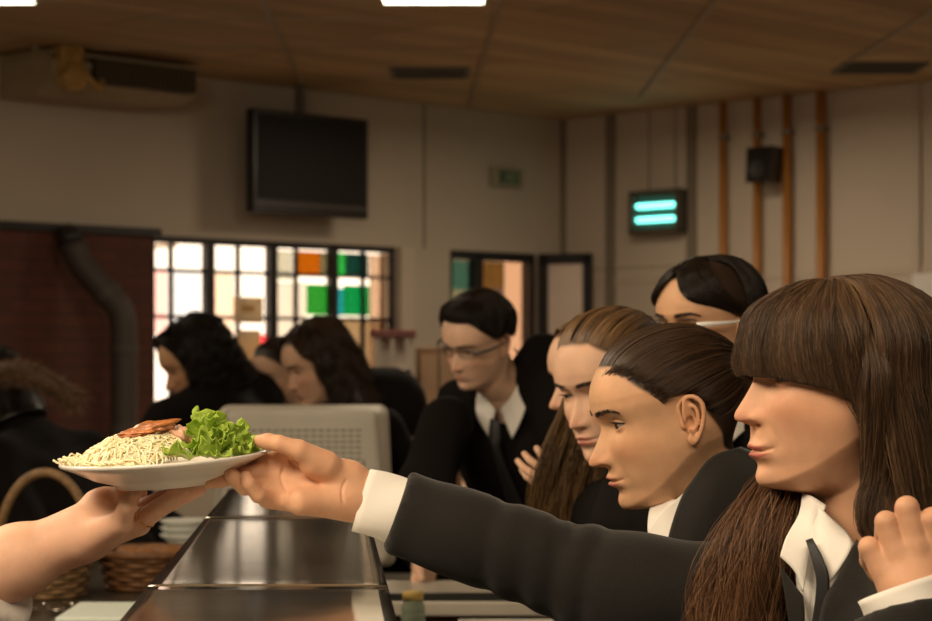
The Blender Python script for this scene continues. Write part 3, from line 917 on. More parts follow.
# outside: a street front with bright walls
m_out = mat('pale outside wall', (0.82, 0.72, 0.62), 0.8, noise=0.15, nscale=0.6)
oc = K + UL * 3.0 - UR * 5.0
og = MB().box((-9, -9.2, -0.12), (14, -0.16, -0.02))
struct('trim_8', og, mat('outside paving', (0.5, 0.44, 0.38), 0.8), matrix=ML)
aw = empty('awning_frame', (*(K + UL * 3.2 - UR * 2.2), 0), 'pale awning poles crossing outside the left window', 'awning')
b = MB()
for q, (za, zb) in enumerate(((2.15, 2.35), (2.05, 2.28), (1.83, 2.02))):
    p = K + UL * (1.8) - UR * (1.6 + 0.5 * q); r_ = K + UL * 4.6 - UR * (1.6 + 0.5 * q)
    b.tube([(p[0], p[1], zb), (r_[0], r_[1], za)], 0.018, 8)
for t in (1.9, 4.5):
    for dd in (1.6, 2.6):
        p = K + UL * t - UR * dd; b.tube([(p[0], p[1], -0.02), (p[0], p[1], 2.3)], 0.022, 8)
b.build('frame', mat('pale pole', (0.55, 0.45, 0.36), 0.6), aw)
# ---------------------------------------------------------------- things on the walls and ceiling
def on_matrix(name, Mx, x, z, label, cat, y=0.0, group=None):
    p = Mx @ Vector((x, y, z))
    ang = math.atan2(Mx[1][0], Mx[0][0])
    flip = Mx.to_3x3().determinant() < 0
    o = empty(name, p, label, cat, group); o.rotation_euler = (0, 0, ang)
    return o
# left wall local frame is mirrored: use x pointing from the far end to the corner instead
def lroot(name, px, z, label, cat, group=None, y=0.0):
    o = empty(name, ML @ Vector((tl(px, y), 0, z)), label, cat, group, rz=math.radians(45)); return o      # local +x to the right in view, -y into the room
def rroot(name, px, z, label, cat, group=None, y=0.0):
    o = empty(name, MR @ Vector((tr(px, y), 0, z)), label, cat, group, rz=math.radians(-45)); return o
def zl(px, py, y=0.0):
    t = tl(px, y); return CAMZ + (354 - py) / F * (14.8 - 0.7071 * (t + y))
def zr(px, py, y=0.0):
    t = tr(px, y); return CAMZ + (354 - py) / F * (14.8 - 0.7071 * (t + y))

# television on its ceiling pole
tvw = (tl(251, .27) - tl(366, .27)); zc_ = (zl(308, 114, .27) + zl(308, 216, .27)) / 2; tvh = zl(308, 114, .27) - zl(308, 216, .27)
tv = lroot('television', 309, zc_, 'dark flat television hanging high on the window wall', 'television', y=0.27)
MB().box((-tvw / 2, -0.30, -tvh / 2), (tvw / 2, -0.23, tvh / 2), bev=0.008).build('housing', m_black, tv, local=True)
MB().box((-tvw / 2 + 0.03, -0.304, -tvh / 2 + 0.085), (tvw / 2 - 0.03, -0.299, tvh / 2 - 0.03)).build('screen', mat('dull screen', (0.010, 0.007, 0.006), 0.55, spec=0.25), tv, local=True)
MB().box((-tvw / 2 + 0.012, -0.308, -tvh / 2 + 0.055), (tvw / 2 - 0.012, -0.300, -tvh / 2 + 0.066)).build('lower_strip', mat('grey strip', (0.12, 0.11, 0.10), 0.3), tv, local=True)
MB().box((-0.12, -0.24, -0.12), (0.12, -0.12, 0.12)).box((-0.02, -0.2, 0.1), (0.02, -0.16, CEIL - zc_)).build('mount', mat('grey mount', (0.16, 0.14, 0.12), 0.5), tv, local=True)

# emergency exit sign with its running figure
ex = lroot('exit_sign', 504, zl(504, 178), 'small dim emergency exit sign on the wall above the doorway', 'sign')
hw_ = (tl(489) - tl(519)) / 2; hh = 0.065
MB().box((-hw_, -0.05, -hh), (hw_, 0, hh), bev=0.005).build('case', mat('sign case', (0.36, 0.32, 0.22), 0.5), ex, local=True)
MB().box((-hw_ + 0.05, -0.055, -hh + 0.02), (hw_ - 0.05, -0.049, hh - 0.02)).build('face', mat('sign face', (0.08, 0.14, 0.075), 0.4), ex, local=True)
f = MB()
f.tube([(-0.02, -0.057, 0.028), (-0.02, -0.057, 0.036)], 0.008, 8)
f.tube([(-0.02, -0.057, 0.022), (-0.012, -0.057, -0.002)], 0.007, 8)
f.tube([(-0.012, -0.057, 0), (-0.035, -0.057, -0.012), (-0.045, -0.057, -0.034)], 0.005, 6); f.tube([(-0.012, -0.057, 0), (0.008, -0.057, -0.016), (-0.002, -0.057, -0.036)], 0.005, 6)
f.tube([(-0.02, -0.057, 0.018), (-0.042, -0.057, 0.008)], 0.004, 6); f.tube([(-0.018, -0.057, 0.018), (0.008, -0.057, 0.012)], 0.004, 6)
f.box((0.02, -0.058, -0.036), (0.028, -0.055, 0.036)); f.box((0.02, -0.058, 0.030), (0.06, -0.055, 0.038)); f.box((0.056, -0.058, -0.036), (0.064, -0.055, 0.036))
f.build('symbol', mat('pale symbol', (0.34, 0.40, 0.28), 0.5), ex, local=True)

# insect lamp with two cyan tubes
il = rroot('insect_lamp', 656, zr(656, 213), 'square dark insect lamp with two glowing cyan tubes on the wall', 'lamp', y=0.1)
s_ = (tr(680) - tr(631)) / 2; h_ = (zr(656, 192) - zr(656, 235)) / 2
MB().box((-s_, -0.09, -h_), (s_, -0.0, h_), bev=0.006).build('case', mat('lamp case', (0.05, 0.045, 0.035), 0.4), il, local=True)
g = MB()
g.box((-s_, -0.13, -h_), (-s_ + 0.035, -0.09, h_)); g.box((s_ - 0.03, -0.13, -h_), (s_, -0.09, h_)); g.box((-s_, -0.13, h_ - 0.03), (s_, -0.09, h_)); g.box((-s_, -0.13, -h_), (s_, -0.09, -h_ + 0.03))
for i in range(9): z = -h_ + 0.03 + (2 * h_ - 0.06) * i / 8; g.tube([(-s_ + 0.03, -0.128, z), (s_ - 0.03, -0.128, z)], 0.0016, 5)
g.build('guard', mat('guard', (0.10, 0.085, 0.06), 0.4), il, local=True)
m_cyan = mat('cyan tube', (0.3, 0.9, 0.85), 0.3, emit=(0.22, 1.0, 0.85), estr=3.6)
for z in (0.040, -0.052): MB().tube([(-s_ + 0.06, -0.11, z), (s_ - 0.02, -0.11, z)], 0.017, 12).build('tube', m_cyan, il, smooth=True, local=True)
MB().box((-s_ + 0.04, -0.098, -h_ + 0.035), (s_ - 0.035, -0.091, h_ - 0.035)).build('reflector', mat('reflector', (0.10, 0.22, 0.18), 0.35, metal=0.5), il, local=True)
c = MB()
for x in (-s_ * 0.55, s_ * 0.5): c.tube([(x, -0.03, h_ - 0.01), (x, -0.03, CEIL - zr(656, 213))], 0.004, 6)
c.build('hanging_cord', m_greypipe, il, local=True)

# loudspeaker
sp = rroot('loudspeaker', 765, zr(765, 168), 'small black loudspeaker mounted between the orange pipes', 'loudspeaker', y=0.18)
h_ = 0.112
b = MB(); b.add([(-0.10, -0.24, h_), (0.10, -0.24, h_), (0.07, -0.06, h_), (-0.07, -0.06, h_), (-0.085, -0.27, -h_), (0.085, -0.27, -h_), (0.06, -0.10, -h_), (-0.06, -0.10, -h_)], [[3, 2, 1, 0], [4, 5, 6, 7], [0, 1, 5, 4], [1, 2, 6, 5], [2, 3, 7, 6], [3, 0, 4, 7]])
b.build('cabinet', m_black, sp, local=True)
b = MB().lathe([(0.0, -0.002), (0.02, 0.0), (0.055, 0.01), (0.06, 0.012), (0.06, 0.0)], 24, M=Matrix.Translation((0, -0.262, -0.03)) @ Matrix.Rotation(math.radians(90), 4, 'X'))
b.build('cone', mat('speaker cone', (0.03, 0.03, 0.03), 0.6), sp, smooth=True, local=True)
MB().box((0.02, -0.10, -0.03), (0.06, 0, 0.03)).box((0.02, -0.02, -0.06), (0.08, 0, 0.06)).build('bracket', m_black, sp, local=True)

# four orange pipes
for px, w_, lb in ((723, 8, 'vertical orange pipe left of the loudspeaker, leftmost of four'), (757, 8, 'vertical orange pipe running behind the loudspeaker'), (787, 9, 'vertical orange pipe just right of the loudspeaker'), (821, 10, 'thick vertical orange pipe, rightmost of four on the wall')):
    d = 14.8 - 0.7071 * tr(px); r_ = w_ / 2 / F * d
    o = empty('wall_pipe', MR @ Vector((tr(px, .06), 0, 0)), lb, 'pipe', None, rz=math.radians(-45))
    MB().tube([(0, -0.06, 0.0), (0, -0.06, CEIL)], r_, 16).build('pipe', m_pipe, o, smooth=True, local=True)
    for z in (0.8, 1.9, 2.9): MB().tube([(0, -0.06, z), (0, -0.06, z + 0.03)], r_ + 0.006, 16).box((-0.015, -0.06, z), (0.015, 0.0, z + 0.03)).build('clamp', m_greypipe, o, local=True)

# grey duct pipe elbow against the brick
pd = 11.7
P = [W(72, 243, pd), W(82, 264, pd), W(104, 290, pd), W(121, 312, pd), W(124, 345, pd), W(124, 420, pd), np.array([W(124, 420, pd)[0], pd, 0.0])]
dp = empty('duct_pipe', (P[-1][0], P[-1][1], 0), 'fat grey duct pipe bending down in front of the brown brick wall', 'pipe')
pp = cr(P, 40); V, Fc = tube_mesh(pp, 0.075, 20)
mesh_obj('pipe', V, Fc, mat('dull duct', (0.055, 0.042, 0.034), 0.6), dp)
for k in (8, 16, 24): MB().tube([pp[k], pp[k + 1]], 0.083, 20).build('collar', mat('duct collar', (0.07, 0.055, 0.045), 0.6), dp)
MB().tube([P[0], P[0] + (P[0] - P[1]) * 0.2, P[0] + np.array([-0.04, 0.12, 0.05])], 0.07, 16).build('upper_elbow', m_dark, dp, smooth=True)

# air conditioner under the ceiling
ac = lroot('air_conditioner', 100, 2.95, 'long beige air conditioner with exposed workings under the ceiling', 'air conditioner', y=0.45)
x0 = -(tl(8, .4) - tl(100, .4)); x1 = tl(100, .3) - tl(200, .3)
def acz(px, py): return zl(px, py) - 2.95
m_ac = mat('beige plastic', (0.40, 0.32, 0.20), 0.5, noise=0.06, nscale=5)
x0 += 0.24; b = MB(); zt_, zb_ = 0.19, -0.05
prof = [(0, zt_), (-0.40, zt_), (-0.52, zt_ - 0.07), (-0.50, zb_ + 0.10), (-0.36, zb_), (0, zb_)]
V = [(x0, y, z) for y, z in prof] + [(x1 * 0.55, y, z - 0.0) for y, z in prof] + [(x1, y * 0.85, z * 0.72 + 0.01) for y, z in prof]
n = len(prof); Fc = [list(range(n)), list(range(2 * n, 3 * n))[::-1]]
for k in range(2):
    for i in range(n): j_ = (i + 1) % n; Fc.append([k * n + i, (k + 1) * n + i, (k + 1) * n + j_, k * n + j_])
b.add(V, Fc).build('casing', m_ac, ac, local=True)
b = MB().box((-0.10, -0.535, 0.02), (x1 - 0.10, -0.44, 0.15)); b.build('fan_slot', mat('dark slot', (0.03, 0.022, 0.016), 0.5), ac, local=True)
b = MB()
for i in range(22): x = -0.08 + (x1 - 0.05) * i / 21 ; b.box((x, -0.545, 0.025), (x + 0.012, -0.53, 0.14))
b.build('grille', mat('slot grille', (0.13, 0.10, 0.06), 0.5), ac, local=True)
b = MB().box((-0.32, -0.56, 0.05), (-0.18, -0.46, 0.20), bev=0.01).lathe([(0, 0), (0.07, 0), (0.075, 0.01), (0.075, 0.09), (0.05, 0.10), (0, 0.10)], 20, M=Matrix.Translation((-0.25, -0.50, 0.03)) @ Matrix.Rotation(math.radians(90), 4, 'X'))
b.tube([(-0.18, -0.56, 0.06), (-0.14, -0.58, 0.01), (-0.08, -0.56, -0.02), (-0.05, -0.54, 0.03)], 0.018, 8)
b.build('motor', mat('brassy motor', (0.50, 0.32, 0.10), 0.4, metal=0.3, noise=0.3, nscale=30), ac, smooth=False, local=True)
b = MB().tube([(-0.42, -0.45, 0.18), (-0.38, -0.42, 0.24), (-0.44, -0.2, 0.3)], 0.02, 8).box((-0.36, -0.50, 0.155), (x1 - 0.05, -0.10, 0.175)); b.build('cover_flap', m_ac, ac, local=True)

# flush grilles in the ceiling
for (pa, pb, y, lb) in ((390, 470, 72, 'flat ceiling vent above the television side of the room'), (838, 922, 67, 'flat ceiling vent at the right above the wall')):
    d = 1.65 * F / (354 - y); a = W(pa, 0, d); b_ = W(pb, 0, d)
    o = empty('ceiling_vent', ((a[0] + b_[0]) / 2, d, CEIL), lb, 'vent')
    w_ = (b_[0] - a[0]) / 2
    MB().box((-w_, -0.22, -0.012), (w_, 0.22, 0.0)).build('frame', mat('vent', (0.13, 0.12, 0.10), 0.5), o, local=True)
    s = MB()
    for i in range(9): s.box((-w_ + 0.03, -0.19 + i * 0.042, -0.02), (w_ - 0.03, -0.175 + i * 0.042, -0.010))
    s.build('slat', mat('vent slat', (0.10, 0.095, 0.08), 0.5), o, local=True)

# lit ceiling lamps
m_tube = mat('lit diffuser', (0.9, 0.9, 0.8), 0.4, emit=(1.0, 0.93, 0.68), estr=6.0)
for (px0, px1, lb) in ((380, 488, 'lit fluorescent ceiling lamp at the top middle of the ceiling'), (-70, 40, 'lit fluorescent ceiling lamp at the top left of the ceiling')):
    d = 1.60 * F / (354 - 4); a = W(px0, 0, d); b_ = W(px1, 0, d); w_ = (b_[0] - a[0]) / 2
    o = empty('ceiling_lamp', ((a[0] + b_[0]) / 2, d - 0.13, CEIL), lb, 'ceiling lamp', 'lit ceiling lamps')
    MB().box((-w_, -0.13, -0.03), (w_, 0.13, 0), bev=0.004).build('housing', mat('lamp housing', (0.4, 0.36, 0.28), 0.5), o, local=True)
    for y in (-0.06, 0.06): MB().tube([(-w_ + 0.03, y, -0.045), (w_ - 0.03, y, -0.045)], 0.016, 12).build('lit_tube', m_tube, o, smooth=True, local=True)
    MB().box((-w_ + 0.02, -0.11, -0.052), (w_ - 0.02, 0.115, -0.048)).build('diffuser', m_tube, o, local=True)
# ceiling seams (metal carriers)
sm = MB()
for (a, b_) in (((262, 0), (300, 78)), ((500, 0), (470, 105)), ((715, 0), (640, 95)), ((932, 10), (850, 60))):
    A = W(*a, 1.65 * F / (354 - a[1])); B = W(*b_, 1.65 * F / (354 - b_[1])); A[2] = B[2] = CEIL - 0.006
    sm.tube([A - (B - A) * 1.5, B], 0.012, 6)
struct('trim_9', sm, mat('ceiling carrier', (0.42, 0.33, 0.22), 0.4))
sm = MB()
for y0, x0_, x1_ in ((47, 90, 480), (18, 150, 420)):
    d = 1.65 * F / (354 - y0); A = W(x0_, 0, d); B = W(x1_, 0, d); sm.box((A[0], d, CEIL - 0.008), (B[0], d + 0.03, CEIL + 0.001))
struct('trim_10', sm, mat('ceiling strip', (0.42, 0.30, 0.18), 0.5))
# ---------------------------------------------------------------- counters and what stands on them
SHZ = CAMZ - 0.24
def shelf_pt(d, side): return np.array([-0.3245 - 0.059 * (d - 2.136) if side < 0 else -0.0793 - 0.068 * (d - 2.136), d])
sc = empty('serving_counter', (-0.28, 3.0, 0), 'polished steel serving counter shelf running away under the plate', 'counter')
for d0, d1 in ((1.20, 2.133), (2.139, 3.033), (3.039, 3.70)):
    nu_, nv_ = 40, 20
    G = np.zeros((nu_, nv_, 3))
    for i, d in enumerate(np.linspace(d0, d1, nu_)):
        for j_, t in enumerate(np.linspace(0, 1, nv_)):
            a = shelf_pt(d, -1); b_ = shelf_pt(d, 1); p = a * (1 - t) + b_ * t
            v = (d - d0) / (d1 - d0)
            sag = -0.0007 * math.sin(math.pi * v) + 0.0010 * (v ** 30) + 0.0010 * ((1 - v) ** 30)
            G[i, j_] = (p[0], p[1], SHZ + sag - 0.0008 * abs(2 * t - 1) ** 16)
    V, Fc = solid_sheet(G, 0.006)
    mesh_obj('top_panel', V, Fc, m_steel, sc)
def slab_along(x_in0, x_in1, d0, d1, z0, z1):
    A = [shelf_pt(d0, -1) + [x_in0, 0], shelf_pt(d0, 1) + [x_in1, 0], shelf_pt(d1, 1) + [x_in1, 0], shelf_pt(d1, -1) + [x_in0, 0]]
    V = [(*p, z0) for p in A] + [(*p, z1) for p in A]
    return V, [[3, 2, 1, 0], [4, 5, 6, 7], [0, 1, 5, 4], [1, 2, 6, 5], [2, 3, 7, 6], [3, 0, 4, 7]]
m_dkst = mat('dark steel', (0.035, 0.035, 0.032), 0.35, metal=0.6)
MB().add(*slab_along(0.004, -0.002, 1.21, 3.64, SHZ - 0.030, SHZ - 0.007)).build('edge_rail', m_dkst, sc)
MB().add(*slab_along(0.03, -0.03, 1.21, 3.64, 0.02, 0.86)).build('base_cabinet', m_dkst, sc)
MB().add(*slab_along(0.01, -0.01, 1.21, 3.64, 0.86, 0.90)).build('lower_shelf', m_steel, sc)
for d in (1.3, 2.13, 3.03, 3.60):
    for s_ in (-1, 1):
        p = shelf_pt(d, s_) + [0.03 * -s_, 0]
        MB().tube([(p[0], p[1], 0.9), (p[0], p[1], SHZ - 0.03)], 0.012, 10).build('post', m_dkst, sc, smooth=True)

# right-hand counter behind the shelf (customer side), pale top
m_pale = mat('pale worktop', (0.46, 0.43, 0.36), 0.3, noise=0.12, nscale=4)
rc = empty('service_counter', (0.05, 4.4, 0), 'pale topped counter beyond the end of the steel shelf', 'counter')
MB().box((-0.50, 4.24, 0.97), (0.52, 4.64, 1.0), bev=0.004).build('worktop', m_pale, rc)
MB().box((-0.47, 4.27, 0.0), (0.49, 4.61, 0.97)).build('cabinet', mat('wood cabinet', (0.13, 0.05, 0.025), 0.5, noise=0.3, nscale=3, stretch=(1, 1, 8)), rc)
MB().box((-0.49, 4.25, 1.0), (0.51, 4.27, 1.015)).build('front_rail', m_dkst, rc)
# tray of cutlery and paper, nearer low side table
st = empty('side_table', (0.12, 3.9, 0), 'pale side table under the reaching arm, beside the steel shelf', 'table')
MB().box((-0.12, 3.66, 0.945), (0.28, 4.18, 0.965), bev=0.003).build('table_top', m_pale, st)
for x in (-0.10, 0.26):
    for y in (3.69, 4.15): MB().tube([(x, y, 0), (x, y, 0.945)], 0.015, 8).build('leg', m_dkst, st, smooth=True)
gt = empty('glass_jar', (W(413, 600, 3.98)[0], 3.98, 0.965), 'small glass jar with a yellow lid beside the steel shelf', 'jar')
m_gl = mat('jar glass', (0.62, 0.72, 0.60), 0.05, trans=0.75)
MB().lathe([(0, 0.001), (0.021, 0.001), (0.023, 0.006), (0.023, 0.055), (0.018, 0.066), (0.018, 0.072), (0.0165, 0.072), (0.0165, 0.064), (0.021, 0.054), (0.021, 0.008), (0, 0.006)], 24).build('glass', m_gl, gt, smooth=True, local=True)
MB().lathe([(0, 0.086), (0.017, 0.086), (0.020, 0.083), (0.020, 0.070), (0.0, 0.070)], 24).build('lid', mat('yellow lid', (0.55, 0.38, 0.10), 0.4), gt, smooth=True, local=True)
MB().lathe([(0, 0.007), (0.020, 0.007), (0.020, 0.038), (0, 0.040)], 20).build('contents', mat('pale contents', (0.60, 0.62, 0.45), 0.6), gt, smooth=True, local=True)
tr_ = empty('serving_tray', (0.07, 3.93, 0.966), 'white plastic tray on the pale side table under the sleeve', 'tray')
b = MB(); b.box((-0.085, -0.16, 0.0), (0.10, 0.16, 0.006), bev=0.002)
b.box((-0.085, -0.16, 0.004), (-0.079, 0.16, 0.018)); b.box((0.094, -0.16, 0.004), (0.10, 0.16, 0.018)); b.box((-0.085, -0.16, 0.004), (0.10, -0.154, 0.018)); b.box((-0.085, 0.154, 0.004), (0.10, 0.16, 0.018))
b.build('tray', mat('white tray', (0.62, 0.60, 0.54), 0.35), tr_, local=True)
nk = empty('paper_napkin', (0.085, 3.86, 0.973), 'crumpled white paper napkin lying on the tray', 'napkin')
rg = np.random.RandomState(5)
G = np.zeros((9, 9, 3))
for i in range(9):
    for j_ in range(9): G[i, j_] = ((i - 4) * 0.012, (j_ - 4) * 0.014, 0.008 + rg.uniform(0, 0.012))
V, Fc = solid_sheet(G, 0.001); mesh_obj('paper', V, Fc, mat('white paper', (0.75, 0.73, 0.68), 0.7), nk, local=True)

# till / monitor seen from behind
mc = empty('cabinet', (*W(303, 0, 6.1)[:2], 0), 'dark cabinet carrying the pale grey monitor', 'cabinet')
MB().box((-0.33, -0.28, 0.0), (0.33, 0.30, 0.80)).build('cabinet_body', m_dkst, mc, local=True)
MB().box((-0.35, -0.30, 0.80), (0.35, 0.32, 0.83), bev=0.004).build('top', m_pale, mc, local=True)
mo = empty('computer_monitor', (*W(303, 0, 6.12)[:2], 0.832), 'bulky pale grey monitor seen from behind on the counter', 'monitor', rz=math.radians(3))
m_mon = mat('grey beige plastic', (0.62, 0.59, 0.50), 0.45, noise=0.04, nscale=8)
wt_, wb_ = 0.166, 0.190; ht = 0.393
b = MB()
def mon_ring(y, wt, wb, zt, z0, r=0.022, n=6):
    pts = []
    for (cx, cz, a0) in ((wt - r, zt - r, 0), (-wt + r, zt - r, 90), (-wb + r, z0 + r, 180), (wb - r, z0 + r, 270)):
        for i in range(n + 1): a = math.radians(a0 + 90 * i / n); pts.append((cx + r * math.cos(a), y, cz + r * math.sin(a)))
    return pts
rings = [mon_ring(-0.135, wt_ - 0.012, wb_ - 0.014, ht - 0.014, 0.062, 0.014), mon_ring(-0.13, wt_ - 0.004, wb_ - 0.004, ht - 0.005, 0.055), mon_ring(-0.115, wt_, wb_, ht, 0.05), mon_ring(0.08, wt_ + 0.02, wb_ + 0.012, ht - 0.002, 0.04), mon_ring(0.10, wt_ + 0.028, wb_ + 0.02, ht + 0.004, 0.03), mon_ring(0.16, wt_ + 0.028, wb_ + 0.02, ht + 0.004, 0.03), mon_ring(0.165, wt_ + 0.02, wb_ + 0.01, ht - 0.004, 0.04)]
k = len(rings[0]); V = [p for r in rings for p in r]
Fc = [[i * k + j_, i * k + (j_ + 1) % k, (i + 1) * k + (j_ + 1) % k, (i + 1) * k + j_] for i in range(len(rings) - 1) for j_ in range(k)] + [list(range(k))[::-1], [(len(rings) - 1) * k + j_ for j_ in range(k)]]
b.add(V, Fc).build('casing', m_mon, mo, smooth=False, local=True)
b = MB()
for r in range(7):
    for c_ in range(16):
        x = -0.128 + c_ * 0.0165; z = ht - 0.045 - r * 0.0125
        b.box((x, -0.1365, z - 0.0035), (x + 0.011, -0.134, z))
b.build('vent_slots', mat('vent shade', (0.17, 0.155, 0.125), 0.6), mo, local=True)
b = MB()
for r in range(10):
    for c_ in range(3): b.box((-0.168 + c_ * 0.0165, -0.1365, 0.24 - r * 0.0125), (-0.157 + c_ * 0.0165, -0.134, 0.2435 - r * 0.0125))
b.build('vent_slots', mat('vent shade', (0.17, 0.155, 0.125), 0.6), mo, local=True)
b = MB(); b.box((0.135, -0.1365, 0.10), (0.139, -0.134, 0.28)); b.box((-0.15, -0.1362, 0.262), (0.13, -0.134, 0.264)); b.build('seam', mat('seam', (0.12, 0.11, 0.09), 0.6), mo, local=True)
MB().lathe([(0, 0), (0.13, 0), (0.13, 0.008), (0.06, 0.02), (0.05, 0.05), (0, 0.05)], 28).build('stand', m_mon, mo, smooth=True, local=True)
mo.scale = (1.29, 1.0, 1.30)

# bench on the serving side, with baskets
bn = empty('work_bench', (-1.2, 4.6, 0), 'dark steel work bench at lower left behind the serving arm', 'bench')
m_bench = mat('dull bench steel', (0.10, 0.085, 0.065), 0.28, metal=0.5, noise=0.3, nscale=5)
MB().box((-2.2, 3.2, 0.92), (-0.56, 5.6, 0.95), bev=0.004).build('bench_top', m_bench, bn)
MB().box((-2.15, 3.25, 0.0), (-0.60, 5.55, 0.92)).build('bench_base', m_dkst, bn)
def onb(px, py, z=0.951):
    d = (CAMZ - z) * F / (py - 354); return np.array([(px - 466) / F * d, d, z])
m_wick = mat('wicker', (0.15, 0.065, 0.02), 0.6, noise=0.3, nscale=60)
m_wick2 = mat('pale wicker', (0.22, 0.13, 0.055), 0.6, noise=0.3, nscale=60)
def basket(px, py, rx, ry, h, m, label, handle=0.0):
    p = onb(px, py); o = empty('wicker_basket', p, label, 'basket', 'wicker baskets on the bench')
    b = MB(); n = 30
    for r in range(int(h / 0.011)):
        z = 0.006 + r * 0.011; e = 1 + 0.25 * z / h
        pts = [((rx * e + 0.004 * math.cos(9.0 * a + r * 3.1416)) * math.cos(a), (ry * e + 0.004 * math.cos(9.0 * a + r * 3.1416)) * math.sin(a), z) for a in np.linspace(0, 2 * math.pi, 73)]
        b.tube(pts, 0.0062, 6, cap=False)
    b.lathe([(0, 0.0), (0.97, 0.0), (0.97, 0.008), (0, 0.008)], 30, M=Matrix.Diagonal((rx, ry, 1, 1)))
    b.build('woven_side', m, o, smooth=True, local=True)
    pts = [(rx * 1.27 * math.cos(a), ry * 1.27 * math.sin(a), h) for a in np.linspace(0, 2 * math.pi, 61)]
    MB().tube(pts, 0.010, 8, cap=False).build('rim', m, o, smooth=True, local=True)
    if handle:
        pts = [(rx * 1.25 * math.cos(a), 0, h + handle * math.sin(a)) for a in np.linspace(0, math.pi, 40)]
        MB().tube(pts, 0.011, 8).build('handle', m, o, smooth=True, local=True)
    return o, p
o, p = basket(45, 596, 0.085, 0.08, 0.10, m_wick2, 'pale wicker basket with a tall hoop handle at far left', 0.18)
o2, p2 = basket(-46, 604, 0.07, 0.08, 0.10, m_wick2, 'pale wicker basket with hoop handle cut off by the left edge', 0.19)
for i, (dx, dy, c_, n_) in enumerate(((-0.04, 0.0, (0.62, 0.58, 0.48), 'white'), (0.005, 0.03, (0.55, 0.42, 0.12), 'yellow'), (0.045, -0.01, (0.45, 0.40, 0.32), 'grey'), (0.0, -0.04, (0.60, 0.50, 0.30), 'cream'))):
    q = empty('sauce_packet', (p[0] + dx, p[1] + dy, p[2] + 0.01), n_ + ' packet standing in the hoop handled basket', 'packet', 'packets in the basket')
    MB().box((-0.018, -0.012, 0.0), (0.018, 0.012, 0.125), M=Matrix.Rotation(0.1 * (i - 1.5), 4, 'Y'), bev=0.003).build('packet', mat(n_ + ' packet', c_, 0.5), q, local=True)
b3, p3 = basket(152, 588, 0.10, 0.09, 0.085, m_wick, 'brown wicker bread basket under the serving hand')
for i, (dx, dy) in enumerate(((-0.05, 0.0), (0.0, 0.03), (0.05, -0.01), (0.0, -0.05))):
    q = empty('bread_roll', (p3[0] + dx, p3[1] + dy, p3[2] + 0.075), ('brown bread roll lying in the bread basket, ' + ('leftmost', 'rearmost', 'rightmost', 'nearest')[i]), 'bread', 'rolls in the bread basket')
    b = MB().lathe([(0, -0.03), (0.02, -0.026), (0.034, -0.008), (0.034, 0.006), (0.022, 0.024), (0.0, 0.03)], 20, M=Matrix.Rotation(0.3 * i, 4, 'Z') @ Matrix.Diagonal((1.25, 0.9, 0.9, 1)))
    b.build('roll', mat('bread crust', (0.25, 0.11, 0.035), 0.6, noise=0.3, nscale=20), q, smooth=True, local=True)
# stacked white bowls and wrapped cutlery beyond the basket
p = onb(186, 573)
for i in range(3):
    q = empty('bowl', (p[0], p[1], p[2] + 0.018 * i + 0.062), ('white bowl in the stack behind the bread basket, ' + ('lowest', 'middle', 'topmost')[i]), 'bowl', 'white bowls on the bench')
    MB().lathe([(0, 0), (0.03, 0), (0.034, 0.006), (0.062, 0.03), (0.066, 0.036), (0.062, 0.036), (0.032, 0.010), (0, 0.006)], 32).build('bowl', mat('white china', (0.66, 0.68, 0.62), 0.25), q, smooth=True, local=True)
ps = empty('metal_tin', (p[0], p[1], p[2]), 'dull metal tin under the stacked white bowls', 'tin')
MB().lathe([(0, 0), (0.055, 0), (0.058, 0.003), (0.058, 0.055), (0.055, 0.058), (0.0, 0.06)], 28).build('tin', m_steel, ps, smooth=True, local=True)
p = onb(128, 606)
for i in range(4):
    q = empty('serving_spoon', (p[0] - 0.20 + 0.06 * i, p[1] - 0.12, p[2] + 0.004), 'steel spoon on the bench, ' + ('first', 'second', 'third', 'fourth')[i] + ' from the left under the arm', 'spoon', 'spoons on the bench', rz=0.5)
    MB().tube([(0, 0, 0.002), (0.0, 0.07, 0.008), (0.0, 0.12, 0.006)], 0.004, 8).build('handle', m_steel, q, smooth=True, local=True)
    MB().lathe([(0, -0.002), (0.018, 0.003), (0.021, 0.008), (0.019, 0.008), (0, 0.001)], 20, M=Matrix.Translation((0, -0.02, 0.0)) @ Matrix.Diagonal((1, 1.4, 1, 1))).build('bowl', m_steel, q, smooth=True, local=True)
# tray with a white lid close to the shelf
tb = empty('food_container', (*onb(104, 611, 1.02)[:2], 0.951), 'flat container with a bright white lid at bottom left', 'container')
MB().box((-0.075, -0.13, 0.0), (0.075, 0.13, 0.065), bev=0.006).build('tub', mat('clear tub', (0.30, 0.28, 0.24), 0.2), tb, local=True)
MB().box((-0.068, -0.12, 0.062), (0.068, 0.12, 0.072), bev=0.003).build('lid', mat('white lid', (0.66, 0.74, 0.68), 0.4), tb, local=True)

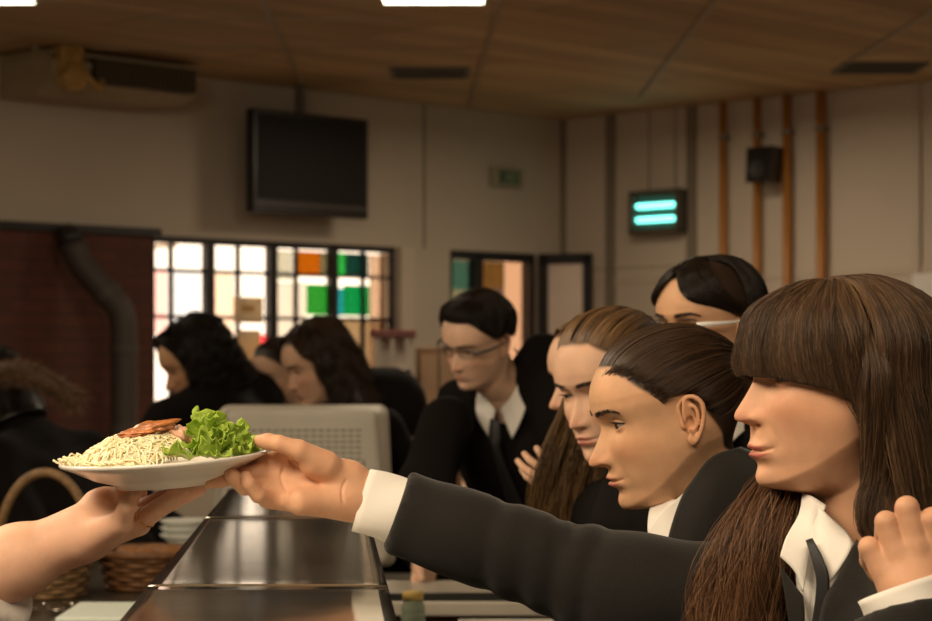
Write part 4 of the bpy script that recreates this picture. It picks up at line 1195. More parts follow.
# ---- plate and food ------------------------------------------------------
PC = W(163.5, 458.5, 2.335)
Mp = Matrix.Translation(PC) @ Matrix.Rotation(math.radians(-3.6), 4, 'Y') @ Matrix.Rotation(math.radians(1.5), 4, 'X')
m_china = mat('white china plate', (0.80, 0.76, 0.68), 0.22, coat=0.3)
pl = empty('dinner_plate', PC, 'white dinner plate of pasta and salad held over the counter by two hands', 'plate')
b = MB().lathe([(0, -0.024), (0.048, -0.0245), (0.050, -0.030), (0.054, -0.030), (0.056, -0.026), (0.078, -0.019), (0.100, -0.008), (0.1135, -0.0025), (0.1152, 0.0), (0.1140, 0.0022), (0.111, 0.002), (0.098, -0.003), (0.080, -0.010), (0.070, -0.017), (0.055, -0.020), (0, -0.020)], 96, M=Mp)
b.build('plate', m_china, pl, smooth=True)
pl.children[0].data.polygons.foreach_set('use_smooth', [True] * len(pl.children[0].data.polygons))

def mound(x, y):
    """height of the pasta above the rim plane, metres, plate coordinates"""
    a = ((x + 0.030) / 0.080) ** 2 + (y / 0.080) ** 2
    h = 0.040 * max(0, 1 - a) ** 0.55 - 0.014
    h *= 1.0
    h += 0.006 * math.exp(-((x - 0.012) / 0.02) ** 2 - (y / 0.05) ** 2) - 0.010 * max(0, (-x - 0.05) / 0.05)
    return max(h, float(np.interp(math.hypot(x, y), [0, .055, .07, .08, .098, .111, .125], [-.0195, -.0195, -.0165, -.0095, -.0025, .0025, .003])) + 0.0014)
rg = np.random.RandomState(2)
b = MB()
nn = 36; V = []; Fc = []
for i in range(nn):
    r = i / (nn - 1)
    for j_ in range(48):
        a = 2 * math.pi * j_ / 48; x = -0.038 + 0.070 * r * math.cos(a); y = 0.078 * r * math.sin(a)
        V.append((x, y, mound(x, y) - 0.0012))
Fc = [[int(q) for q in f] for f in grid_faces(nn, 48, True)]
b.add([tuple(Mp @ Vector(v)) for v in V], Fc)
for s_ in range(520):
    x = -0.038 + 0.068 * math.sqrt(rg.uniform(0, 1)) * math.cos(t_ := rg.uniform(0, 6.283)); y = 0.074 * math.sqrt(rg.uniform(0, 1)) * math.sin(t_)
    ang = rg.uniform(0, 6.283); curl = rg.normal(0, 38); n_ = rg.randint(8, 20); lift = rg.uniform(-0.0015, 0.0035)
    pts = []
    for q in range(n_):
        e = ((x + 0.038) / 0.078) ** 2 + (y / 0.084) ** 2
        if e > 1: break
        pts.append((x, y, mound(x, y) + lift + 0.0018 * math.sin(q * 0.9 + s_) + (0.0016 if q % 5 == 2 else 0)))
        x += 0.0052 * math.cos(ang); y += 0.0052 * math.sin(ang); ang += 0.0052 * curl + rg.normal(0, 0.22)
    if len(pts) > 4:
        pp = cr(np.array([tuple(Mp @ Vector(v)) for v in pts]), len(pts) * 2)
        b.tube(pp, 0.00115, 6)
# a loose end sticking out over the rim at the left
pp = cr(np.array([tuple(Mp @ Vector(v)) for v in ((-0.085, -0.02, 0.004), (-0.100, -0.025, 0.004), (-0.112, -0.02, 0.003), (-0.119, -0.018, 0.007))]), 12); b.tube(pp, 0.0013, 6)
for k in range(12):
    a = rg.uniform(2.2, 4.1); r0 = rg.uniform(0.085, 0.10)
    pts = [(r0 * math.cos(a + 0.04 * q) * (1 + 0.05 * math.sin(q + k)), r0 * math.sin(a + 0.04 * q), 0.002 + 0.003 * abs(math.sin(q * 1.1 + k))) for q in range(8)]
    b.tube(cr(np.array([tuple(Mp @ Vector(v)) for v in pts]), 16), 0.0012, 6)
m_pasta = mat('spaghetti', (0.95, 0.83, 0.54), 0.35, noise=0.05, nscale=60, sss=0.3, coat=0.2)
so = b.build('spaghetti', m_pasta, None, smooth=True)
tag(so, 'heap of pale yellow spaghetti on the left of the white plate', 'pasta', None, 'stuff')

def lump(name, label, cat, c, r, m, rot=(0, 0, 0), amp=0.25, seed=1):
    """irregular torn piece of food"""
    bm = bmesh.new(); bmesh.ops.create_icosphere(bm, subdivisions=4, radius=1)
    R = (Matrix.Rotation(rot[2], 4, 'Z') @ Matrix.Rotation(rot[1], 4, 'Y') @ Matrix.Rotation(rot[0], 4, 'X'))
    for v in bm.verts:
        p = np.array(v.co)
        k = 1 + amp * (math.sin(3.1 * p[0] + seed) * math.cos(2.7 * p[1] + 2 * seed) + 0.5 * math.sin(7 * p[2] + 5 * p[0] + seed) + 0.35 * math.sin(13 * p[1] + 9 * p[0]))
        q = Vector((p[0] * r[0] * k, p[1] * r[1] * k, p[2] * r[2] * k))
        v.co = Mp @ (Vector(c) + (R @ q))
    o = MB()._bm(bm).build(name, m, None, smooth=True)
    return tag(o, label, cat)
m_meat = mat('browned meat', (0.42, 0.14, 0.035), 0.35, noise=0.45, nscale=90, bump=0.5, bscale=140, dist=0.003, coat=0.3)
m_meat2 = mat('pink meat', (0.62, 0.36, 0.24), 0.4, noise=0.3, nscale=60, bump=0.3, bscale=120)
lump('roast_meat', 'crisp brown slice of roast meat lying on top of the spaghetti', 'meat', (-0.014, -0.015, 0.0345), (0.029, 0.014, 0.0065), m_meat, (0.15, -0.20, 0.1), 0.25, 2)
lump('roast_meat', 'dark brown thin strip of meat just left of the crisp slice', 'meat', (-0.030, -0.022, 0.0285), (0.017, 0.008, 0.0045), m_meat, (0.3, -0.28, -0.1), 0.3, 5)
lump('roast_meat', 'pink piece of meat between the spaghetti and the lettuce', 'meat', (0.021, -0.008, 0.024), (0.012, 0.014, 0.012), m_meat2, (0, 0, 0.3), 0.28, 8)

def lettuce_mat():
    m = bpy.data.materials.new('lettuce'); m.use_nodes = True
    nt = m.node_tree; N = nt.nodes; L = nt.links; b = N['Principled BSDF']
    at = N.new('ShaderNodeAttribute'); at.attribute_name = 'rib'
    r = N.new('ShaderNodeValToRGB'); e = r.color_ramp.elements
    e[0].color = (0.46, 0.64, 0.08, 1); e[0].position = 0.0; e[1].color = (0.82, 0.88, 0.50, 1); e[1].position = 1.0
    q = e.new(0.5); q.color = (0.70, 0.82, 0.27, 1)
    L.new(at.outputs['Fac'], r.inputs['Fac']); L.new(r.outputs['Color'], b.inputs['Base Color'])
    b.inputs['Roughness'].default_value = 0.38
    tr = N.new('ShaderNodeBsdfTranslucent'); L.new(r.outputs['Color'], tr.inputs['Color'])
    mx = N.new('ShaderNodeMixShader'); mx.inputs[0].default_value = 0.30
    L.new(b.outputs[0], mx.inputs[1]); L.new(tr.outputs[0], mx.inputs[2]); L.new(mx.outputs[0], N['Material Output'].inputs[0])
    return m
m_let = lettuce_mat()
def leaf(c, R, rot, spread, curl, seed, label):
    rg = np.random.RandomState(seed)
    nr, na = 26, 70
    G = np.zeros((nr, na, 3)); rib = np.zeros((nr, na))
    ph = rg.uniform(0, 6.28, 4)
    for i in range(nr):
        t = i / (nr - 1)
        for j_ in range(na):
            u = -1 + 2 * j_ / (na - 1); a = u * spread
            edge = 1 - 0.22 * abs(u) ** 2 + 0.07 * math.sin(9 * u + ph[0]) + 0.045 * math.sin(23 * u + ph[1])
            r = R * (0.10 + 0.90 * t) * edge
            ruf = t ** 2.0 * (0.15 * math.sin(8 * u + ph[2]) + 0.10 * math.sin(17 * u + ph[3] + 2 * t) + 0.05 * math.sin(34 * u + 5 * t))
            crk = 0.02 * math.sin(30 * t + 14 * u) * t
            G[i, j_] = (r * math.cos(a), r * math.sin(a), R * (curl * t * t + ruf + crk + 0.10 * abs(u)))
            rib[i, j_] = min(1, max(0, 1.0 - 1.1 * t + 0.5 * math.exp(-(u / 0.08) ** 2) * (1 - t) + 0.25 * math.sin(14 * u + ph[1]) * (1 - t)))
    V, Fc = solid_sheet(G, 0.0006)
    M4 = Matrix.Translation((c[0] + 0.004, c[1], c[2])) @ Matrix.Rotation(rot[2], 4, 'Z') @ Matrix.Rotation(rot[1], 4, 'Y') @ Matrix.Rotation(rot[0], 4, 'X')
    V = np.array([tuple(M4 @ Vector(v)) for v in V])
    rr = np.hypot(V[:, 0], V[:, 1]); V[:, :2] *= np.where(rr > 0.108, 0.108 / rr, 1)[:, None] ** 0.8
    pz = np.interp(np.hypot(V[:, 0], V[:, 1]), [0, .055, .07, .08, .098, .111, .125], [-.0195, -.0195, -.0165, -.0095, -.0025, .0025, .004]) + 0.0012
    V[:, 2] = np.where(V[:, 2] < pz + 0.002, pz + 0.0008 * (1 + np.arange(len(V)) // (len(V) // 2) * 0 + np.tanh((V[:, 2] - pz) * 200)), V[:, 2])
    V = np.array([tuple(Mp @ Vector(v)) for v in V])
    o = mesh_obj('lettuce_leaf', V, Fc, m_let, None, attrs={'rib': np.r_[rib.ravel(), rib.ravel()]})
    tag(o, label, 'lettuce', 'lettuce leaves on the plate')
D_ = math.radians
leaf((0.045, -0.01, 0.000), 0.051, (D_(20), D_(-78), D_(200)), 0.55, 0.15, 1, 'tall lettuce leaf standing highest on the plate')
leaf((0.048, -0.03, -0.004), 0.048, (D_(-10), D_(-50), D_(-70)), 0.95, -0.2, 2, 'pale crumpled lettuce leaf in the middle of the salad')
leaf((0.055, -0.035, -0.004), 0.046, (D_(0), D_(-22), D_(-35)), 1.0, -0.15, 3, 'bright green ruffled lettuce leaf facing front on the plate')
leaf((0.055, 0.0, 0.0), 0.052, (D_(10), D_(-22), D_(5)), 0.95, -0.25, 4, 'lettuce leaf reaching right towards the thumb')
leaf((0.030, -0.035, -0.004), 0.038, (D_(0), D_(-35), D_(-110)), 0.9, -0.1, 5, 'small lettuce leaf touching the spaghetti')
leaf((0.050, 0.03, 0.0), 0.050, (D_(0), D_(-45), D_(60)), 1.0, -0.1, 6, 'lettuce leaf at the back of the salad')
leaf((0.040, -0.015, 0.006), 0.045, (D_(30), D_(-62), D_(-20)), 0.9, -0.1, 7, 'curled lettuce leaf on top of the salad heap')
leaf((0.070, -0.028, 0.002), 0.034, (D_(-10), D_(-12), D_(-20)), 1.1, 0.1, 8, 'dark green lettuce leaf lying low near the plate rim')
leaf((0.046, -0.020, 0.012), 0.036, (D_(-25), D_(-75), D_(-60)), 1.0, -0.35, 9, 'folded pale lettuce leaf above the pink meat')
leaf((0.058, -0.040, -0.001), 0.034, (D_(15), D_(-30), D_(-80)), 1.1, 0.15, 10, 'ruffled lettuce leaf hanging over the front of the heap')
leaf((0.062, -0.012, 0.006), 0.040, (D_(-20), D_(-48), D_(-30)), 1.0, -0.15, 11, 'lettuce leaf right of the tall one')

# ---- far background objects ---------------------------------------------
def far_box(name, label, cat, px0, px1, py0, d, depth=0.4, rz=0.0):
    a = W(px0, 0, d); b_ = W(px1, 0, d); zt = W(0, py0, d)[2]
    o = empty(name, ((a[0] + b_[0]) / 2, d + depth / 2, 0), label, cat)
    return o, (b_[0] - a[0]) / 2, zt
o, w_, zt = far_box('display_case', 'white framed display case with a dark red top beside the window', 'display case', 374, 411, 330, 8.6)
b = MB()
for x in (-w_, w_ - 0.025):
    for y in (-0.2, 0.175): b.box((x, y, 0), (x + 0.025, y + 0.025, zt - 0.03))
for z in (0.9, 1.2, 1.42): b.box((-w_, -0.2, z), (w_, 0.2, z + 0.015))
b.box((-w_ + 0.02, 0.17, 0), (w_ - 0.02, 0.19, zt - 0.03)); b.box((-0.01, -0.2, 0.9), (0.01, -0.18, zt - 0.03))
b.build('frame', mat('white frame', (0.62, 0.55, 0.46), 0.5), o, local=True)
MB().box((-w_ - 0.015, -0.22, zt - 0.03), (w_ + 0.015, 0.22, zt), bev=0.004).build('top', mat('dark red top', (0.16, 0.03, 0.02), 0.4), o, local=True)
o, w_, zt = far_box('cupboard', 'brown wooden cupboard left of the man with glasses', 'cupboard', 416, 462, 347, 8.9)
MB().box((-w_, -0.2, 0), (w_, 0.2, zt), bev=0.006).build('body', mat('brown wood', (0.16, 0.085, 0.04), 0.5, noise=0.3, nscale=3, stretch=(6, 6, 1)), o, local=True)
b = MB(); b.box((-w_ + 0.02, -0.215, 1.0), (-0.005, -0.2, zt - 0.03)); b.box((0.005, -0.215, 1.0), (w_ - 0.02, -0.2, zt - 0.03)); b.build('door', mat('lighter door', (0.28, 0.17, 0.09), 0.4, noise=0.2, nscale=3), o, local=True)
# notices on the window
def paper_mat():
    m = mat('notice paper', (0.70, 0.60, 0.45), 0.7); nt = m.node_tree; N = nt.nodes; L = nt.links
    t = N.new('ShaderNodeBsdfTranslucent'); t.inputs[0].default_value = (0.75, 0.62, 0.44, 1)
    mx = N.new('ShaderNodeMixShader'); mx.inputs[0].default_value = 0.45
    L.new(N['Principled BSDF'].outputs[0], mx.inputs[1]); L.new(t.outputs[0], mx.inputs[2]); L.new(mx.outputs[0], N['Material Output'].inputs[0])
    return m
for (px, y0, y1, w_, lb, line) in ((248, 297, 323, 13.5, 'white notice with an orange line stuck on the window', True), (249, 330, 364, 10, 'plain beige notice stuck lower on the window', False)):
    za, zb = zl(px, y1), zl(px, y0); pz = (za + zb) / 2; hw = w_ / F * 12.6 / 0.7071
    o = lroot('window_notice', px, pz, lb, 'notice', 'notices on the window')
    MB().box((-hw, -0.006, -(zb - za) / 2), (hw, -0.003, (zb - za) / 2)).build('paper', paper_mat(), o, local=True)
    if line: MB().box((-hw * 0.5, -0.008, -0.012), (hw * 0.4, -0.0058, 0.03)).build('printed_line', mat('orange print', (0.50, 0.30, 0.10), 0.7), o, local=True)
o = empty('orange_bottle', (*W(450, 0, 7.7)[:2], 0), 'tall orange stand seen between the man\'s arm and his jacket', 'stand')
o.name = 'orange_stand'
MB().lathe([(0, 0), (0.10, 0), (0.10, 0.02), (0.02, 0.03), (0.016, 0.98), (0.024, 1.02), (0.014, 1.10), (0.03, 1.16), (0.022, 1.24), (0, 1.25)], 20).build('post', mat('orange paint', (0.50, 0.22, 0.03), 0.45), o, smooth=True, local=True)
# ---------------------------------------------------------------- people
m_jacket = mat('black wool', (0.013, 0.0118, 0.0098), 0.85, noise=0.2, nscale=400, bump=0.3, bscale=900, sheen=0.12, dist=0.0005, spec=0.25)
m_jacket_far = mat('black cloth', (0.007, 0.0055, 0.005), 0.9, spec=0.12)
m_sleeve = mat('charcoal wool', (0.030, 0.028, 0.023), 0.85, noise=0.2, nscale=500, bump=0.35, bscale=1100, sheen=0.3, dist=0.0005, spec=0.25)
m_shirt = mat('white shirt', (0.80, 0.77, 0.71), 0.75, bump=0.1, bscale=700, dist=0.0004, sss=0.05)
m_tie = mat('black tie', (0.012, 0.012, 0.013), 0.6)
m_lash = mat('lash', (0.012, 0.008, 0.006), 0.6)
m_shoe = mat('black shoe', (0.012, 0.010, 0.010), 0.35)
m_ring = mat('gold ring', (0.75, 0.48, 0.16), 0.2, metal=1.0)
SK1 = dict(col=(0.66, 0.38, 0.235), lip=(0.46, 0.17, 0.13), hair=(0.045, 0.026, 0.015))
skin_a = skin_mat('warm skin', (0.66, 0.37, 0.225), (0.44, 0.14, 0.105), (0.06, 0.033, 0.018))
skin_b = skin_mat('olive skin', (0.62, 0.36, 0.205), (0.38, 0.12, 0.09), (0.035, 0.02, 0.012), (0.03, 0.016, 0.01))
skin_d = skin_mat('fair skin', (0.64, 0.40, 0.27), (0.46, 0.16, 0.13), (0.07, 0.04, 0.02), (0.10, 0.055, 0.03))
skin_e = skin_mat('pale skin', (0.62, 0.40, 0.28), (0.40, 0.19, 0.15), (0.02, 0.013, 0.009), (0.02, 0.013, 0.009))
skin_j = skin_mat('rosy skin', (0.72, 0.43, 0.29), (0.5, 0.2, 0.2), (0.05, 0.03, 0.02))
HM = {'auburn': hair_mat('auburn hair', (0.035, 0.016, 0.008), (0.36, 0.175, 0.075), 0.5),
      'golden': hair_mat('golden brown hair', (0.03, 0.016, 0.007), (0.30, 0.17, 0.06), 0.5),
      'brown': hair_mat('brown hair', (0.022, 0.012, 0.007), (0.15, 0.078, 0.038)),
      'chestnut': hair_mat('chestnut hair', (0.024, 0.014, 0.008), (0.19, 0.108, 0.055)),
      'dark': hair_mat('dark brown hair', (0.010, 0.006, 0.004), (0.075, 0.042, 0.023), 0.33),
      'black': hair_mat('black hair', (0.005, 0.004, 0.003), (0.028, 0.017, 0.011), 0.35),
      'light': hair_mat('light brown hair', (0.030, 0.017, 0.009), (0.22, 0.125, 0.055))}

def Rz(a): a = math.radians(a); return np.array([[math.cos(a), -math.sin(a), 0], [math.sin(a), math.cos(a), 0], [0, 0, 1]])
def body_frame(S, yaw, lean=0.0, k=1.0, roll=0.0):
    R = np.array(Matrix.Rotation(math.radians(yaw), 3, 'Z') @ Matrix.Rotation(math.radians(lean), 3, 'Y') @ Matrix.Rotation(math.radians(roll), 3, 'X'))
    S = np.array(S, float)
    return lambda x, y, z: S + R @ (np.array([x, y, z]) * k)

GH = {}
def generic_hand(B, parent_frame=None):
    """relaxed hand in its own frame: wrist at the origin, fingers +x, palm -z, thumb +y"""
    if 'm' not in GH:
        palm = [((0.0, 0.012, 0), (0.085, 0.028, 0), 0.015, 0.012), ((0, 0.0, 0), (0.09, 0.008, 0.002), 0.016, 0.0125), ((0, -0.008, 0), (0.086, -0.012, 0.001), 0.016, 0.012), ((0, -0.014, 0), (0.078, -0.030, -0.002), 0.015, 0.0115)]
        fg = []
        for y, x0, L in ((0.028, 0.085, 0.075), (0.008, 0.09, 0.084), (-0.012, 0.086, 0.077), (-0.030, 0.078, 0.060)):
            fg.append([((x0, y, 0), 0.0100), ((x0 + L * 0.42, y * 1.05, -0.012), 0.0088), ((x0 + L * 0.66, y * 1.05, -0.030), 0.0078), ((x0 + L * 0.80, y * 1.02, -0.050), 0.0068)])
        th = [((0.018, 0.020, -0.004), 0.014), ((0.045, 0.045, -0.012), 0.0115), ((0.070, 0.055, -0.020), 0.0098), ((0.092, 0.056, -0.026), 0.0080)]
        GH['m'] = hand_mesh([], palm, fg, th, [((0.0, 0, 0), 0.020), ((-0.05, 0, 0), 0.024)], h=0.0032)
    V, Fc = GH['m']
    return V, Fc

def place_hand(wrist, direction, palm_dir, left, k=1.0):
    V, Fc = generic_hand(None)
    x = np.array(direction, float); x /= np.linalg.norm(x)
    z = -np.array(palm_dir, float); z -= x * (z @ x); z /= np.linalg.norm(z)
    y = np.cross(z, x)
    V = V.copy()
    # thumb on +y suits one hand only; mirror for the other
    if left: V[:, 1] *= -1; Fc = Fc[:, ::-1]
    return np.array(wrist) + (V * k) @ np.array([x, y, z]), Fc

def arm_default(bf, side, k=1.0):
    return [bf(0, 0.175 * side, -0.065), bf(-0.03, 0.235 * side, -0.34), bf(0.08, 0.22 * side, -0.58)]

def person(label, hf, skin, hairm, yaw, lean=0.0, k=1.0, sex='f', arms=(None, None), headkw=None, sleeve_r=(0.058, 0.050, 0.042), hands=(True, True), jm=None, res=0.009, amp=0.003, body_extra=None, eyes=True, eye_open=0.8, look=(0, 8), S=None, shirt=True, tie=False, hres=(110, 120), group=None, legs=True, jacket_extra=(), shoulder_w=1.0, brow=True, jcuts=(), front=True, kjacket='jacket', forearm=True):
    jm = jm or m_jacket_far
    S = hf.neck((-34, 0, -178)) if S is None else np.array(S, float)
    bf = body_frame(S, yaw, lean, k)
    hip = bf(0, 0, -0.55)
    root = empty('person', (hip[0], hip[1], 0.0), label, 'person', group)
    V, Fc, at, w = head_shape(hres[0], hres[1], sex=sex, eye_open=eye_open, **(headkw or {}))
    parts = [(hf.wb(V, w), Fc)]
    # trunk and arms of the body under the clothes
    sw = shoulder_w
    A = []
    for i, side in enumerate((1, -1)):
        a = arms[i] if arms[i] is not None else arm_default(bf, side)
        A.append(a)
    def core(P):
        d = seg(P, hf.neck((-30, 0, -120)), bf(0, 0, -0.05), 0.044 * k, 0.05 * k)
        d = smin(d, seg(P, bf(0, 0.07, -0.10), bf(0, -0.07, -0.10), 0.055 * k, 0.055 * k), 0.03)
        d = smin(d, seg(P, bf(0, 0, -0.15), bf(0, 0, -0.5), 0.08 * k, 0.08 * k), 0.03)
        return d
    cv = [bf(0.0, 0.1, 0), bf(0, -0.1, -0.6)]
    lo = np.minimum(cv[0], cv[1]) - 0.22; hi = np.maximum(cv[0], cv[1]) + 0.22
    lo = np.minimum(lo, hf.neck((-30, 0, -120)) - 0.06); hi = np.maximum(hi, hf.neck((-30, 0, -120)) + 0.06)
    parts.append(surface_net(core, lo, hi, 0.014))
    for i, side in enumerate((1, -1)):
        a = A[i]
        if hands[i] is True:
            d = a[2] - a[1]; d = d / np.linalg.norm(d)
            pd_ = bf(0, -side, 0) - bf(0, 0, 0)
            parts.append(place_hand(a[2] + d * 0.02, d + 0.15 * (bf(1, 0, 0) - bf(0, 0, 0)), pd_, left=(side > 0), k=k * 0.98))
        elif hands[i] is not None and hands[i] is not False:
            parts.append(hands[i])
    n0 = len(parts[0][0])
    BV, BF = join_meshes(parts)
    at = {q: np.r_[v, np.zeros(len(BV) - n0)] for q, v in at.items()}
    body = mesh_obj('body', BV, BF, skin, root, attrs=at)
    if eyes:
        eye_parts(hf, body, look[0], look[1]); lashes(hf, body, m_lash, eye_open)
        if brow: brows(hf, body, m_lash, n=160)
    # jacket
    pr = []
    for side in (1, -1):
        pr.append((bf(-0.01, 0.035 * side, -0.015), bf(-0.012, 0.150 * sw * side, -0.055), 0.046 * k, 0.052 * k))
    pr += [(bf(0.012, 0.075 * sw, -0.15), bf(0.012, -0.075 * sw, -0.15), 0.098 * k, 0.098 * k), (bf(0.018, 0.075 * sw, -0.24), bf(0.018, -0.075 * sw, -0.24), 0.100 * k, 0.100 * k),
           (bf(0.0, 0.055 * sw, -0.36), bf(0.0, -0.055 * sw, -0.36), 0.095 * k, 0.095 * k), (bf(-0.01, 0.075, -0.52), bf(-0.01, -0.075, -0.52), 0.112 * k, 0.112 * k), (bf(-0.01, 0.08, -0.64), bf(-0.01, -0.08, -0.64), 0.112 * k, 0.112 * k)]
    for i in (0, 1):
        a = A[i]
        pr += [(a[0], a[1], sleeve_r[0] * k, sleeve_r[1] * k), (a[1], a[2], sleeve_r[1] * k, sleeve_r[2] * k)]
    pr += list(jacket_extra)
    cuts = []
    for i in (0, 1):
        a = A[i]; n = (a[2] - a[1]); n = (n / np.linalg.norm(n)).astype(np.float32); w0_ = np.asarray(a[2], np.float32)
        cuts.append(lambda P, n=n, w0_=w0_: np.where(np.linalg.norm(P - w0_, axis=-1) < 0.13, (P - w0_) @ n, -1.0).astype(np.float32))
    cuts.append(lambda P: (hip[2] - 0.16 - P[..., 2]).astype(np.float32))
    cuts += list(jcuts)
    jk = cloth(kjacket, pr, jm, root, h=res, k=0.045 * k, amp=amp, cuts=cuts)
    if legs:
        fl = []
        hz = hip[2] - 0.12
        o_ = [bf(0, 0.085, 0) - bf(0, 0, 0), bf(0, -0.085, 0) - bf(0, 0, 0)]
        for off in o_:
            off = np.array([off[0], off[1], 0])
            a0 = np.array([hip[0], hip[1], hz]) + off; kn = np.array([hip[0], hip[1], hz * 0.52]) + off; an = np.array([hip[0], hip[1], 0.09]) + off * 1.1
            fl += [(a0, kn, 0.088, 0.066), (kn, an, 0.066, 0.052)]
            s_ = MB(); fw = bf(1, 0, 0) - bf(0, 0, 0); fw = np.array([fw[0], fw[1], 0]); fw /= np.linalg.norm(fw)
            P = an * [1, 1, 0]
            V_, F_ = surface_net(lambda Q: smax(smin(seg(Q, P + fw * -0.06 + [0, 0, 0.045], P + fw * 0.13 + [0, 0, 0.032], 0.040, 0.034), seg(Q, P + [0, 0, 0.05], P + [0, 0, 0.10], 0.038, 0.04), 0.03), -Q[..., 2] + 0.001, 0.004), P - [0.26, 0.26, 0.02], P + [0.26, 0.26, 0.18], 0.012)
            mesh_obj('shoe', V_, F_, m_shoe, root)
        cloth('trousers', fl, jm, root, h=0.016, k=0.03, amp=0)
    # collar, shirt front and tie for the smaller figures
    if shirt:
        c0 = hf.neck((-22, 0, -150))
        for side in (1, -1):
            e = lambda x, y, z: bf(x, y * side, z)
            sheet('shirt_collar', [[e(-0.055, 0.01, 0.060), e(-0.02, 0.050, 0.050), e(0.035, 0.040, 0.015), e(0.060, 0.006, -0.015)],
                                   [e(-0.060, 0.01, 0.030), e(-0.02, 0.060, 0.020), e(0.055, 0.060, -0.022), e(0.088, 0.028, -0.070)]], m_shirt, root, 0.0022, 12, 20)
        if front: sheet('shirt_front', [[bf(0.062, 0.012, -0.02), bf(0.082, 0.035, -0.07), bf(0.112, 0.030, -0.13), bf(0.124, 0.004, -0.24)],
                              [bf(0.066, 0, -0.03), bf(0.098, 0.0, -0.08), bf(0.122, 0.0, -0.14), bf(0.128, 0.0, -0.25)],
                              [bf(0.062, -0.012, -0.02), bf(0.082, -0.035, -0.07), bf(0.112, -0.030, -0.13), bf(0.124, -0.004, -0.24)]], m_shirt, root, 0.003, 12, 20)
    if tie:
        sheet('tie', [[bf(0.078, 0.010, -0.022), bf(0.100, 0.014, -0.05), bf(0.116, 0.010, -0.09), bf(0.134, 0.022, -0.26)],
                      [bf(0.086, 0.0, -0.022), bf(0.110, 0.0, -0.05), bf(0.124, 0.0, -0.09), bf(0.138, 0.0, -0.27)],
                      [bf(0.078, -0.010, -0.022), bf(0.100, -0.014, -0.05), bf(0.116, -0.010, -0.09), bf(0.134, -0.022, -0.26)]], m_tie, root, 0.005, 10, 20)
    return root, body, bf, S

def hair_long(H, zend=-230, az0=62, az1=298, n=3000, off=9, flare=14, seed=1, wave=0.0, thick=9, part=0, solid=5, front=True, width=0.6, jit=2.5, lenvar=0.1, drop_az=78, curtain=(30, 55), nsk=-40, wf=9):
    gs_ = []
    for az in np.linspace(az0, az1, 13):
        a = az
        p0 = SK(az, 84, off * 0.55); p0 = np.array([p0[0] + 8, p0[1] * 0.4 + part, p0[2]])
        q = SK(a, -12, off + 3); m2 = np.array([math.cos(math.radians(a)), math.sin(math.radians(a)), 0])
        gs_.append([p0, SK(az, 58, off), SK(az, 25, off + 1), q, q + m2 * flare * 0.2 + [0, 0, nsk], np.array([q[0], q[1], 0]) * 0.92 + m2 * flare * 0.6 + [0, 0, (nsk + q[2] + zend) / 2], np.array([q[0], q[1], 0]) * 0.95 + m2 * flare + [0, 0, zend]])
    H.sheet(gs_, n, solid=solid, thick=thick, seed=seed, wave=wave, width=width, jit=jit, lenvar=lenvar, wf=wf)
    if front:
        for s_ in (1, -1):
            g2 = []
            for t in np.linspace(0, 1, 6):
                x0 = 62 - 60 * t
                p0 = np.array([x0, part * (1 - t) + s_ * 2, 25 + 80 * math.sqrt(max(0.05, 1 - ((x0 + 3) / 97) ** 2)) + off * 0.5])
                az = curtain[0] + (curtain[1] - curtain[0]) * t; az2 = (50 + 18 * t) if len(curtain) < 3 else curtain[2] + (68 - curtain[2]) * t
                q = SK(drop_az - 8 + 10 * t, -12, off + 2); q[1] = abs(q[1])
                pa = SK(az, 42, off); pb = SK(az2, 12, off + 1)
                g2.append([p0, pa * [1, s_, 1], pb * [1, s_, 1], q * [1, s_, 1], q * [1, s_, 1] + [-2, s_ * 2, -50], q * [0.9, s_, 0] + [0, s_ * flare * .5, (q[2] - 50 + zend) / 2], q * [0.9, s_, 0] + [0, s_ * flare * 0.7, zend]])
            if s_ < 0: g2 = g2[::-1]
            H.sheet(g2, n // 3, solid=solid * 0.8, thick=thick * 0.6, seed=seed + 20 + s_, wave=wave, width=width, jit=jit * 0.6, lenvar=lenvar, wf=wf)
# ================= A: the girl with the fringe, reaching for the plate =================
hfA = HeadFrame(W(838, 374, 2.17), 195, 3, 0, 1.04, npitch=2)
SKC[0] = 0.84
dW = lambda px, py, d: W(px, py, d)
# right hand: palm to the camera, thumb on the rim, fingers under the plate
def R(px, py, d, r): return (W(px, py, d), r)
palmR = [(W(352, 478, 2.345), W(283, 455, 2.335), 0.0165, 0.0125), (W(350, 488, 2.345), W(268, 470, 2.335), 0.0185, 0.0140),
         (W(348, 497, 2.34), W(262, 484, 2.325), 0.0185, 0.0140), (W(345, 505, 2.335), W(268, 497, 2.315), 0.0160, 0.0130), (W(335, 502, 2.325), W(300, 502, 2.305), 0.016, 0.015),
         (W(350, 474, 2.335), W(312, 465, 2.318), 0.0140, 0.0140)]
fingR = [[R(270, 462, 2.335, .0098), R(244, 462, 2.345, .0090), R(226, 465, 2.345, .0080), R(212, 468, 2.34, .0070)],
         [R(266, 472, 2.33, .0102), R(240, 475, 2.32, .0092), R(222, 480, 2.315, .0082), R(209, 483, 2.315, .0066)],
         [R(264, 485, 2.322, .0102), R(245, 487, 2.298, .0092), R(233, 478, 2.290, .0084), R(230, 471, 2.296, .0072)],
         [R(272, 498, 2.312, .0098), R(258, 495, 2.288, .0084), R(249, 484, 2.282, .0078), R(246, 477, 2.286, .0068)]]
thumbR = [R(326, 464, 2.318, .0150), R(299, 450, 2.304, .0110), R(279, 443.5, 2.300, .0090), R(268, 441.5, 2.305, .0088), R(260, 441, 2.31, .0072)]
